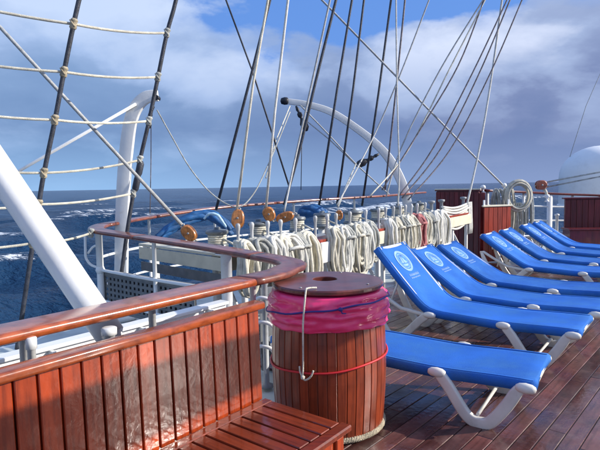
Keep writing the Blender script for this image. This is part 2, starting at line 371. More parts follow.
DA = rad(41.0); DD = Vector((math.sin(DA), math.cos(DA), 0)); DN = Vector((math.cos(DA), -math.sin(DA), 0))
def build_deck():
    root = empty('teak_deck', None, None); tag(root, kind='structure')
    del_keys = [k for k in ('label', 'category') if k in root]
    # caulk bed
    b = MB(); cors = [(-1.2, -2.05), (9.6, -2.05+.15), (9.6, 9.5), (-1.2, 9.5)]
    pts = [DD*a+DN*c for a, c in cors]
    b.add([(p.x, p.y, -.006) for p in pts], [(0, 1, 2, 3)])
    pts = [DD*a+DN*c for a, c in [(2.99, -4.15), (2.99, -1.9), (9.6, -1.9), (9.6, -4.15)]]
    b.add([(p.x, p.y, -.008) for p in pts], [(0, 1, 2, 3)])
    o = b.build('caulking_bed', 'caulk', root)
    w = .102; parts = []; rest = MB()
    rng = random.Random(11); row = 0
    c = -4.15
    meshes = {}
    while c < 9.4:
        lo = -1.2 if c > -2.3 else 3.0
        a = lo-rng.random()*1.6
        while a < 9.6:
            L = rng.choice((1.1, 1.5, 1.9, 2.3)); a1 = min(a+L, 9.6); a0 = max(a, lo)
            if a1-a0 > .05 and a1 > lo:
                ctr = DD*((a0+a1)/2)+DN*(c+w/2)
                wdt, hl = w-.0055, (a1-a0)/2-.0025
                dz = rng.uniform(-.0012, .0012)
                u = 300+FOC*ctr.x/max(ctr.y, .01)
                vis = ctr.y > 2.0 and ctr.y < 5.6 and ctr.x > -.3 and u < 760
                if vis and len(parts) < 290:
                    key = round(hl, 2)
                    if key not in meshes:
                        m = MB(); m.obox((0, 0, -.009), (1, 0, 0), (0, 1, 0), (0, 0, 1), key, wdt/2, .009, .0028)
                        me = m.mesh('plank'); me.materials.append(M['deck_teak']); meshes[key] = me
                    p = inst('plank', meshes[key], root, (ctr.x, ctr.y, dz), (0, 0, math.atan2(DD.y, DD.x))); parts.append(p)
                else:
                    rest.obox((ctr.x, ctr.y, -.009+dz), DD, DN, Z, hl, wdt/2, .009)
            a += L
        c += w
    o = rest.build('far_planks', 'deck_teak', root); tag(o, kind='stuff')
    print('planks', len(parts))
build_deck()

# ================================================================== NEAR BENCH
def build_bench():
    org = ab(-1.0, -1.6, 0)
    root = empty('slatted_bench', 'long varnished red-brown slatted bench in the left foreground, its back to the sea', 'bench', org)
    R = lambda a, bb, z: ab(a, bb, z)-org
    aend = 1.985; a0 = -1.3
    tb, bb_ = -1.868, -1.85    # back: top/bottom offset
    def backp(a, z, off=0): 
        t = (z-.36)/(.88-.36); return R(a, bb_+(tb-bb_)*t+off, z)
    upv = (backp(0, .88)-backp(0, .36)).normalized(); nrm = upv.cross(D).normalized()    # points to the back of the bench
    # slats of the back
    w = .0825; a = aend; i = 0
    m = MB(); hl = .245
    m.obox((0, 0, 0), (1, 0, 0), (0, 1, 0), (0, 0, 1), (w-.008)/2, .011, hl, .0035); me = m.mesh('back_slat'); me.materials.append(M['bench_varnish'])
    rotm = Matrix((( D.x, nrm.x, upv.x), (D.y, nrm.y, upv.y), (D.z, nrm.z, upv.z))).to_euler()
    while a-w > a0:
        c = backp(a-w/2, .615)
        o = inst('back_slat', me, root, c, rotm); a -= w; i += 1
    # backing sheet behind the slats
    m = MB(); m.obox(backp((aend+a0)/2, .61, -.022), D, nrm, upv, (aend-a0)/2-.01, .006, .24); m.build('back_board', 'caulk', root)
    # cap
    prof = rrect(.088, .040, .015, 4)
    m = MB(); m.sweep([backp(x, .874, -.008) for x in (a0, 0, 1, aend+.022)], prof); m.build('back_cap', 'rail_varnish', root)
    m = MB(); m.obox(backp((aend+a0)/2, .372, -.03), D, nrm, upv, (aend-a0)/2, .018, .02, .004); m.build('back_bottom_rail', 'bench_varnish', root)
    # seat
    zs = .38; f0 = -1.828; f1 = -1.285
    m = MB(); m.obox(R((aend+a0)/2, f0+.028, zs-.0125), D, N, Z, (aend-a0)/2, .026, .0125, .004); m.build('rear_seat_board', 'seat_varnish', root)
    m = MB(); m.obox(R((aend+a0)/2, f1-.03, zs-.016), D, N, Z, (aend-a0)/2+.01, .03, .016, .007); m.build('front_seat_board', 'seat_varnish', root)
    m = MB(); hw = (f1-f0-.055-.062-.004)/2
    m.obox((0, 0, 0), (1, 0, 0), (0, 1, 0), (0, 0, 1), hw, .0345, .011, .0035); me = m.mesh('seat_slat'); me.materials.append(M['seat_varnish'])
    a = aend-.004
    while a-.078 > a0:
        inst('seat_slat', me, root, R(a-.035, (f0+.055+f1-.062)/2, zs-.0125), (0, 0, math.atan2(N.y, N.x))); a -= .078
    m = MB(); m.obox(R((aend+a0)/2, f1-.05, zs-.075), D, N, Z, (aend-a0)/2-.02, .014, .04, .004); m.build('front_apron', 'bench_varnish', root)
    for a in (aend-.06, .6, -.8):
        for bb in (f1-.05, f0+.03):
            m = MB(); m.obox(R(a, bb, zs/2-.02), D, N, Z, .03, .03, zs/2-.022, .005); m.build('leg', 'bench_varnish', root)
        m = MB(); m.obox(R(a, (f0+f1)/2, zs-.06), D, N, Z, .015, .2, .025, .003); m.build('cross_bearer', 'bench_varnish', root)
    m = MB(); m.obox(backp(aend-.03, .44, -.045), D, nrm, upv, .025, .02, .42, .004); m.build('back_post', 'bench_varnish', root)
    m = MB(); m.obox(backp(.4, .44, -.045), D, nrm, upv, .025, .02, .42, .004); m.build('back_post', 'bench_varnish', root)
build_bench()

# ================================================================== BULWARK HANDRAIL
near_pts = [ab(-2.2, -2.185, .935), ab(-1.0, -2.185, .935), ab(0, -2.185, .935), ab(.84, -2.185, .935), ab(1.9, -2.185, .935), ab(2.5, -2.185, .935)]
tipA = [(-.12, 3.42, .94), (-.05, 3.56, .948), (-.10, 3.72, .955), (-.27, 3.88, .97)]
leg = [(-.685, 4.22, 1.0), (-1.5, 4.90, 1.04), (-2.02, 5.30, 1.07)]
tipB = [(-2.17, 5.52, 1.085), (-2.20, 5.80, 1.10), (-2.12, 6.12, 1.11)]
far = [(-2.0, 6.6, 1.125), (-1.25, 7.6, 1.2), (0, 8.7, 1.25), (.9, 9.45, 1.27), (1.6, 10.1, 1.28), (2.3, 11.0, 1.30), (2.75, 11.6, 1.31)]
def build_rail():
    org = ab(0, -2.18, 0)
    root = empty('teak_handrail', 'long varnished handrail on white posts, bent in a hairpin along the ship side', 'railing', org)
    path = spline([Vector(p) for p in near_pts+tipA+leg+tipB+far], 8)
    path = rel(path, org)
    prof = rrect(.20, .046, .021, 4)
    # sections, split at scarf joints
    L = [0]
    for i in range(1, len(path)): L.append(L[-1]+(path[i]-path[i-1]).length)
    cuts = [0, 2.6, 4.42, 5.45, 7.0, 8.2, 9.2, 11.4, 13.6, L[-1]]
    def point(s):
        for i in range(1, len(path)):
            if L[i] >= s: t = (s-L[i-1])/max(1e-6, L[i]-L[i-1]); return path[i-1].lerp(path[i], t)
        return path[-1]
    for i in range(len(cuts)-1):
        s0, s1 = cuts[i]+.0015, cuts[i+1]-.0015
        n = max(4, int((s1-s0)/.07)); pts = [point(s0+(s1-s0)*j/n) for j in range(n+1)]
        m = MB(); m.sweep(pts, prof, scales=[1 if s0+(s1-s0)*j/n < 4.6 else max(.84, 1-(s0+(s1-s0)*j/n-4.6)*.12) for j in range(n+1)]); m.build('cap_section', 'rail_varnish' if i < 2 else 'rail_darker', root)
    def post(p, z0=0, r=.019):
        p = Vector(p)-org
        m = MB(); m.lathe((p.x, p.y, z0), [(r*2.2, 0), (r*2.2, .012), (r, .016), (r, p.z-.02-z0-.012), (r*2.0, p.z-.02-z0-.01), (r*2.0, p.z-.022-z0)], 12); m.build('stanchion', 'white_paint', root)
    for a in (-.2, .93, 1.55, 2.28): post(ab(a, -2.18, .96))
    for p, q in (((-.60, 4.16, .995), .045), ((-2.10, 5.40, 1.08), .036)): post(p, 0, q)
    for p in ((-1.35, 4.77, 1.03), (-1.95, 6.7, 1.13), (-1.25, 7.6, 1.2), (-.1, 8.62, 1.245), (1.0, 9.53, 1.27), (2.0, 10.6, 1.29)): post(p)
    # intermediate pipe rails
    for z, r in ((.66, .016), (.34, .014)):
        m = MB(); m.tube(rel(spline([Vector((x, y, z)) for x, y in ((-2.10, 5.40), (-1.5, 4.87), (-1.0, 4.47), (-.60, 4.16))], 5), org), r); m.build('pipe_rail', 'white_paint', root)
        m = MB(); m.tube(rel(spline([Vector((x, y, z+.1)) for x, y in ((-2.10, 5.40), (-2.18, 5.8), (-1.95, 6.7), (-1.25, 7.6), (-.1, 8.62), (1.0, 9.53), (2.0, 10.6), (2.7, 11.6))], 5), org), r); m.build('pipe_rail', 'white_paint', root)
    m = MB(); m.tube(rel([ab(-1.5, -2.2, .60), ab(2.3, -2.2, .60)], org), .022); m.build('pipe_rail', 'white_paint', root)
    # ball joint and S shaped brackets at the hairpin
    m = MB(); m.lathe(Vector((-2.10, 5.40, .66))-org, [(0, -.05), (.035, -.04), (.05, 0), (.035, .04), (0, .05)], 12); m.build('pipe_joint', 'white_paint', root)
    for z in (1.02, .50):
        pts = [(-2.25, 5.42, z), (-2.255, 5.42, z-.16), (-2.25, 5.42, z-.24), (-2.20, 5.42, z-.31), (-2.10, 5.40, z-.34)]
        m = MB(); m.tube(rel(spline([Vector(p) for p in pts], 5), org), .014); m.build('curved_bracket', 'white_paint', root)
        pts = [(-2.10, 5.40, z-.10), (-2.18, 5.44, z-.12), (-2.24, 5.44, z-.19)]
        m = MB(); m.tube(rel(spline([Vector(p) for p in pts], 5), org), .012); m.build('curved_bracket', 'white_paint', root)
    return root
build_rail()

# perforated wind screen along the hairpin leg
def screen(name, label, A, B, z0, z1, nx, nz):
    A = Vector((*A, 0)); B = Vector((*B, 0)); x = (B-A).normalized(); y = Z.cross(x); Lh = (B-A).length; org = A.copy()
    root = empty(name, label, 'screen', org)
    m = MB()
    for i in range(nx+1): m.obox(x*(Lh*i/nx)+Z*((z0+z1)/2), x, y, Z, Lh/nx*.27, .004, (z1-z0)/2)
    m.build('upright_bars', 'screen_grey', root)
    m = MB()
    for i in range(nz+1): m.obox(x*(Lh/2)+Z*(z0+(z1-z0)*i/nz)+y*.001, x, y, Z, Lh/2, .0065, (z1-z0)/nz*.24)
    m.build('cross_bars', 'screen_grey', root)
    m = MB(); m.obox(x*(Lh/2)+Z*((z0+z1)/2)-y*(.03 if y.dot(Vector((0, -1, 0))) > 0 else -.03), x, y, Z, Lh/2, .004, (z1-z0)/2+.03); m.build('backing_sheet', 'wire_black', root)
    for zz in (z0-.02, z1+.03):
        m = MB(); m.obox(x*(Lh/2)+Z*zz, x, y, Z, Lh/2+.02, .012, .03 if zz > z0 else .015, .003); m.build('frame_rail', 'screen_grey', root)
    for t in (0, Lh):
        m = MB(); m.obox(x*t+Z*(z0/2), x, y, Z, .012, .010, z0/2); m.build('foot', 'screen_grey', root)
    return root
screen('perforated_screen', 'grey perforated metal screen under the hairpin handrail beside the cream boards', (-2.06, 5.42), (-.95, 4.52), .26, .60, 20, 6)
screen('perforated_screen', 'grey perforated metal screen glimpsed between the bench end and the barrel', (-.32, 4.16), (.55, 4.75), .14, .62, 14, 6)

# low white coaming and trunk outboard of the near rail
m = MB(); org = ab(0, -2.6, 0)
m.obox(ab(-.2, -2.62, .15)-org, D, N, Z, 2.2, .10, .17, .02)
o = m.build('coaming', 'white_paint'); o.location = org; tag(o, 'low white painted steel coaming running outboard of the near handrail', 'coaming')
m = MB(); org = ab(0, -2.95, 0)
m.obox(ab(.3, -2.98, .285)-org, D, N, Z, 2.5, .022, .31, .01); m.obox(ab(.3, -2.98, .60)-org, D, N, Z, 2.5, .05, .012, .004)
for _a in (-1.6, -1.0, -.4, .2, .8, 1.4, 2.0, 2.6): m.obox(ab(_a, -2.93, .29)-org, D, N, Z, .01, .03, .295)
o = m.build('bulwark_plate', 'white_paint'); o.location = org; tag(o, 'thin white bulwark plate behind the coaming at the ship side', 'bulwark')
# white chock on the near rail between bench and rail
for a, lab in ((.93, 'small white rounded chock behind the left part of the bench back'), (1.3, 'white foot of the slanted spar showing above the bench back')):
    pass

# ================================================================== SLANTED WHITE SPAR
def build_spar():
    p0 = at(-40, 112, 2.75); p1 = at(92, 308, 2.62); d = (p1-p0).normalized(); p2 = p1+d*.17
    root = empty('slanted_spar', 'thick white painted spar slanting down across the left edge onto the near handrail', 'spar', p2)
    m = MB(); m.tube(rel([p0-d*3, p0, p1, p2], p2), .073, 24); m.build('tube', 'white_paint', root)
    m = MB(); m.lathe((0, 0, 0), [(.073, 0), (.055, .02), (.04, .05), (0.0, .05)], 20, axis=d); m.build('end_cap', 'white_paint', root)
    m = MB(); m.tube(rel([p2+d*.02, Vector((p2.x-.02, p2.y+.02, -.02))], p2), .03, 12); m.build('foot_pin', 'grey_paint', root)
build_spar()
def hook_rack():
    p = at(267, 300, 3.75); org = Vector((p.x, p.y, 0)); root = empty('hook_rack', 'grey post with curved white hooks in the gap between bench and barrel', 'rack', org)
    m = MB(); m.lathe((-.02, .05, 0), [(.05, 0), (.05, .02), (.022, .03), (.022, .82), (.03, .83), (0, .84)], 12); m.build('post', 'grey_paint', root)
    for z in (.30, .48, .66):
        m = MB(); m.tube(spline([Vector((-.10, .02, z)), Vector((-.05, -.02, z+.035)), Vector((.02, -.03, z+.02)), Vector((.06, -.03, z-.04)), Vector((.07, -.02, z-.10))], 5), .014, 8); m.build('hook', 'white_paint', root)
    m = MB(); m.bar(Vector((-.18, .08, .56)), Vector((.16, .04, .60)), .03, .03, .006); m.build('cross_bar', 'pin_grey', root)
hook_rack()
# white cleat blocks between bench and rail
def cleat(u, v, Y, label, w=.04, h=.05):
    p = at(u, v, Y); m = MB()
    m.lathe((0, 0, -p.z), [(w*.9, 0), (w*.9, .02), (w*.45, .03), (w*.45, p.z-h*.5), (w*.62, p.z-h*.45), (w*.62, p.z+h*.4), (w*.5, p.z+h*.5), (0, p.z+h*.5)], 14)
    o = m.build('post_head', 'white_paint'); o.location = p; tag(o, label, 'post')
cleat(31, 343, 2.02, 'small round white post under the rail at the left edge of the picture', .035, .05)
cleat(109, 331, 2.28, 'small white post head under the rail just below the foot of the spar', .055, .035)
# ================================================================== SHROUDS WITH RATLINES
def build_shrouds():
    YA, YB = 4.6, 5.35
    A = [at(96, -60, YA), at(79, 0, YA), at(64, 72, YA), at(55, 120, YA), at(44, 173, YA), at(38, 210, YA), at(22, 316, YA), at(17, 349, YA)]
    B_ = [at(188, -60, YB), at(176, 0, YB), at(167, 33, YB), at(158, 77, YB), at(149, 121, YB), at(140, 160, YB), at(133, 196, YB), at(128, 226, YB), at(123, 262, YB), at(113, 334, YB)]
    org = Vector((A[-1].x, A[-1].y, 0))
    root = empty('shroud_ladder', 'pair of black shrouds laced with pale rope ratlines crossing the sky at the left', 'rigging', org)
    for P in (A, B_):
        q = spline(P, 4); top = P[0]+(P[0]-P[1])*4
        m = MB(); m.tube(rel([top]+q, org), .021, 8); m.build('shroud', 'wire_black', root)
    def on(P, v):
        # nearest point on shroud whose photo height is v
        q = spline(P, 12)
        best = min(q, key=lambda p: abs(proj(p)[1]-v)); return best
    lines = [((-30, 2), 21, 32.5, 1), ((-30, 59), 71, 77, 1), ((-30, 110), 119.5, 121, 1), ((-30, 166), 172, 160, 1), ((-30, 206), 207, 194, 1), ((-30, 246), 242, 227, 0)]
    for (lu, lv), va, vb, _ in lines:
        a = on(A, va); b2 = on(B_, vb); l0 = at(lu, lv, 4.3); l1 = l0+(l0-a)*.8
        if not _:
            b2 = at(91, 233, 5.25)
        def sag(p, q, s, n=7):
            return [p.lerp(q, i/n)-Z*(s*4*(i/n)*(1-i/n)) for i in range(n+1)]
        pts = sag(l1, a, .03)+sag(a, b2, .025)[1:]
        m = MB(); m.tube(rel(pts, org), .0125, 6); m.build('ratline', 'rope_cream', root)
        for p in (a, b2):
            ax = (A[2]-A[4]).normalized()
            mm = MB(); mm.lathe(p-org-ax*.045, [(.022, 0)]+[(.0255+.004*(k % 2)+.004*math.sin(k*.8), .006+.0075*k) for k in range(11)]+[(.022, .092)], 10, axis=ax); mm.tube([p-org+Vector((-.02, -.02, .03)), p-org+Vector((0, -.032, 0)), p-org+Vector((.02, -.02, -.03))], .008, 6); mm.build('lashing', 'rope_tan' if p is a else 'rope_grey', root)
    # turnbuckle at foot of the far shroud
    p = at(138, 176, YB); ax = (at(143, 150, YB)-at(133, 198, YB)).normalized()
    mm = MB(); mm.lathe(p-org-ax*.16, [(.022, 0), (.035, .03), (.035, .13), (.026, .16), (.036, .19), (.036, .29), (.02, .32)], 10, axis=ax); mm.build('turnbuckle', 'wire_black', root)
def proj(p):
    q = Vector(p)-Vector((0, 0, EYE)); w = q.dot(Fv); return 300+FOC*q.dot(Rv)/w, 225-FOC*q.dot(Uv)/w
build_shrouds()

# ================================================================== DAVITS
def flatbar(root, name, pts, org, ws, th, m_):
    P = spline(pts, 6); n = len(P)
    sc = []
    k = len(ws)-1
    for i in range(n):
        t = i/(n-1)*k; j = min(int(t), k-1); sc.append(ws[j]+(ws[j+1]-ws[j])*(t-j))
    b = MB(); view = Vector((0, 1, 0))
    prof = rrect(1.0, .42, .08, 3)
    # profile y axis lies in the davit plane, z across it
    b.sweep(rel(P, org), prof, up=view, scales=sc); return b.build(name, m_, root)
def build_davits():
    Y = 6.0
    P = [at(u, v, Y) for u, v in ((121, 300), (121.5, 262), (122, 225), (124, 180), (127, 145), (131, 120), (137, 106), (146, 97.5), (158, 95.5))]
    org = Vector((P[0].x, P[0].y, 0)); 
    root = empty('boat_davit', 'broad white boat davit curving over at the top, standing inside the rail hairpin', 'davit', org, group='boat davits')
    flatbar(root, 'arm', [Vector((P[0].x, P[0].y, 0.0))]+P, org, [.15, .15, .15, .15, .15, .15, .148, .145, .14, .12], .1, 'white_paint')
    m = MB(); m.lathe(at(157, 98, Y)-org-Vector((0, .05, 0)), [(.03, 0), (.03, .1)], 10, axis=(0, 1, 0)); m.build('sheave', 'black_iron', root)
    m = MB(); m.lathe((0, 0, -.02), [(.17, 0), (.17, .03), (.13, .05)], 14); m.build('base_plate', 'white_paint', root)
    for (u, v) in ((152, 108), (150, 116), (149, 126)):
        m = MB(); m.lathe(at(u, v, Y-.1)-org, [(0, -.03), (.024, -.02), (.028, .02), (0, .035)], 8, axis=(.3, .2, 1)); m.build('fall_block', 'black_iron', root)
    # far davit
    Y = 11.0
    P = [at(u, v, Y) for u, v in ((409, 232), (409, 215), (406, 198), (401, 181), (390, 160), (376, 144), (356, 128), (331, 112), (305, 104), (284, 101))]
    org = Vector((P[0].x, P[0].y, 0))
    root = empty('boat_davit', 'slender white boat davit arching from right to left behind the rope coils', 'davit', org, group='boat davits')
    flatbar(root, 'arm', [Vector((P[0].x, P[0].y, 0))]+P, org, [.20, .20, .20, .19, .19, .18, .165, .15, .14, .125, .11], .1, 'white_paint')
    m = MB(); m.lathe(at(285, 101, Y)-org, [(0, -.10), (.06, -.08), (.08, -.01), (.075, .05), (.05, .07)], 12, axis=(1, 0, 0)); m.build('end_ball', 'black_iron', root)
    m = MB(); m.lathe((0, 0, -.02), [(.18, 0), (.18, .03), (.14, .05)], 14); m.build('base_plate', 'white_paint', root)
    def blk(pts, r, lab):
        a, b_ = at(*pts[0], Y-.15), at(*pts[1], Y-.15); ax = (a-b_).normalized(); L = (a-b_).length; c = b_
        mm = MB(); mm.lathe((0, 0, 0), [(r*.3, 0), (r, L*.12), (r*1.1, L*.32), (r*.6, L*.45), (r*.35, L*.52), (r*.7, L*.60), (r*.7, L*.70), (r*.3, L*.76), (r*.5, L*.85), (r*.25, L)], 10, axis=ax)
        o = mm.build('tackle_block', 'black_iron'); o.location = c; tag(o, lab, 'pulley block', 'tackle blocks on the far davit')
    blk(((296, 106), (307, 131)), .075, 'black tackle block hanging just below the ball end of the far davit')
    blk(((379, 154), (356, 166)), .075, 'black tackle block strung half way along the arch of the far davit')
build_davits()

# ================================================================== STANDING ROPES
def line(name, label, pts, w, m_, cat='rope', group=None, ext=True, sag=None):
    P = [at(*p) for p in pts]
    if sag or len(P) > 3: P = spline(P, 6)
    ym = sum(p[2] for p in pts)/len(pts); r = w/2*ym/FOC*(.78 if m_ in ('wire_black', 'wire_brown') else .86)
    if ext:
        d = (P[0]-P[1]).normalized(); P = [P[0]+d*5]+P
    org = P[-1]
    b = MB(); b.tube(rel(P, org), r, 8); o = b.build(name, m_); o.location = org
    return tag(o, label, cat, group)
RG = 'running and standing rigging above the pin rail'
line('stay_wire', 'thick pale wire stay running from the upper left edge down to the leftmost wooden block', [(-20, 8, 5.0), (0, 27, 5.0), (182, 225, 5.0)], 4.2, 'wire_grey', 'stay')
line('guy_rod', 'thin white rod running from the left edge up to the near davit', [(-40, 206, 5.9), (24, 168, 5.9), (136, 104, 5.95)], 3.6, 'white_paint', 'rod', ext=True)
ropes = [
 ('rigging_wire', 'black wire crossing from upper left down to the right between the two davits', [(226, 0, 8.4), (252, 70, 8.4), (289, 186, 8.4)], 2.2, 'wire_black'),
 ('rigging_wire', 'thick black wire leaning left, nearest to the upright orange wooden block', [(270, 0, 7.2), (252, 72, 7.2), (216, 210, 7.2)], 3.6, 'wire_black'),
 ('halyard', 'pale rope rising from the upright orange wooden block to the top edge', [(268, 0, 5.5), (253, 84, 5.5), (237, 209, 5.45)], 3.0, 'rope_cream'),
 ('halyard', 'pale rope rising from the second orange wooden block to the top edge', [(288, 0, 6.0), (275, 110, 6.0), (266, 208, 6.0)], 3.0, 'rope_white'),
 ('rigging_wire', 'thin grey rope passing close to the ball end of the far davit', [(330, 0, 6.6), (312, 82, 6.6), (297, 150, 6.6), (284, 212, 6.2)], 2.4, 'wire_grey'),
 ('rigging_wire', 'thick black wire crossing the tip of the far davit', [(336, 0, 8.0), (316, 80, 8.0), (299, 152, 8.0), (284, 205, 8.0)], 3.6, 'wire_black'),
 ('rigging_wire', 'dark wire crossing the upper arch of the far davit, left of the next one', [(352, 0, 8.9), (337, 90, 8.9), (319, 206, 8.9)], 3.0, 'wire_black'),
 ('rigging_wire', 'dark wire crossing the middle of the far davit arch', [(364, 0, 9.4), (353, 90, 9.4), (337, 204, 9.4)], 2.8, 'wire_black'),
 ('rigging_wire', 'dark wire crossing the far davit arch just left of the hanging tackle block', [(391, 0, 9.9), (379, 90, 9.9), (362, 206, 9.9)], 2.8, 'wire_black'),
 ('rigging_wire', 'dark wire crossing the lower arch of the far davit', [(405, 0, 10.2), (396, 90, 10.2), (385, 190, 10.2)], 2.4, 'wire_brown'),
 ('halyard', 'thin white rope hanging almost upright over the lower end of the far davit', [(396, 0, 7.8), (397, 90, 7.8), (399, 168, 7.8), (398, 206, 7.8)], 1.8, 'rope_white'),
 ('stay_wire', 'long pale wire slanting down to the right from the top edge to the coil-hung rail', [(317, -5, 9.5), (395, 75, 9.5), (470, 152, 9.9), (504, 186, 10.4)], 2.2, 'wire_grey'),
 ('halyard', 'grey rope leaning left, leftmost of the bundle above the far davit foot', [(429, 0, 8.2), (400, 75, 8.2), (372, 140, 8.2), (337, 205, 7.0)], 1.8, 'wire_grey'),
 ('halyard', 'grey rope of the left-hand fan, its left strand', [(483, 0, 9.0), (440, 70, 9.0), (402, 146, 9.0), (386, 197, 8.8)], 1.7, 'wire_grey'),
 ('halyard', 'pale rope of the left-hand fan, its middle strand', [(485, 0, 9.0), (450, 68, 9.0), (408, 150, 9.0), (370, 196, 8.4)], 1.7, 'rope_cream'),
 ('halyard', 'dark rope of the left-hand fan, its right strand', [(484, 0, 9.0), (458, 66, 9.0), (420, 130, 9.0), (382, 190, 8.8)], 1.9, 'wire_brown'),
 ('halyard', 'dark rope of the right-hand fan, its left strand', [(507, 0, 9.4), (472, 74, 9.4), (432, 150, 9.4), (398, 197, 9.2)], 1.9, 'wire_brown'),
 ('halyard', 'dark rope of the right-hand fan, its middle strand', [(510, 0, 9.5), (478, 76, 9.5), (440, 150, 9.5), (402, 198, 9.2)], 1.9, 'wire_brown'),
 ('halyard', 'dark rope of the right-hand fan, its right strand', [(522, 0, 9.6), (489, 76, 9.6), (450, 150, 9.6), (408, 200, 9.2)], 1.8, 'wire_brown'),
 ('halyard', 'thin white rope curving down in front of the maroon locker to the last pin', [(502, 0, 9.8), (491, 80, 9.8), (480, 145, 9.6), (466, 209, 9.4)], 2.4, 'rope_white'),
 ('rigging_wire', 'faint thin wire at the right edge leading down towards the white dome', [(604, 65, 14.5), (586, 106, 14.5), (560, 188, 14.5)], .8, 'wire_grey'),
]
for nme, lab, pts, w, mt in ropes: line(nme, lab, pts, w, mt, 'rigging line' if nme == 'rigging_wire' else 'rope', None)
line('slack_line', 'slack pale rope looping from the near davit head to the upright wooden block', [(157, 110, 6.0), (172, 137, 6.0), (190, 168, 5.9), (212, 194, 5.8), (236, 207, 5.7), (252, 196, 5.8), (268, 165, 6.0), (290, 112, 6.4)], 1.5, 'rope_grey', ext=False, sag=True)
line('slack_line', 'thin tackle line running down the inside of the far davit arch to its foot', [(300, 105, 10.8), (330, 136, 10.8), (356, 164, 10.8), (391, 196, 10.8)], 1.6, 'wire_grey', ext=False)
line('slack_line', 'second tackle line from the davit tip to the mid-arch tackle block', [(303, 118, 10.8), (330, 140, 10.8), (357, 166, 10.8)], 1.3, 'wire_grey', ext=False)
line('slack_line', 'pale rope from the mid-arch tackle block down to the fourth wooden block', [(356, 164, 10.6), (347, 184, 9.5), (338, 207, 7.0)], 1.8, 'rope_grey', ext=False)
line('slack_line', 'thin drop line hanging from the tip tackle block of the far davit', [(302, 130, 10.8), (301, 190, 10.8)], 1.0, 'wire_black', ext=False)
line('slack_line', 'thin pale rope slanting from the far davit ball end down to the left', [(290, 106, 10.8), (276, 140, 10.0), (266, 178, 9.0)], 1.4, 'rope_cream', ext=False)
line('slack_line', 'thin dark cord hanging beside the near davit down to the rail', [(151, 100, 6.05), (151, 160, 6.1), (150, 214, 6.1)], 1.2, 'wire_brown', ext=False)

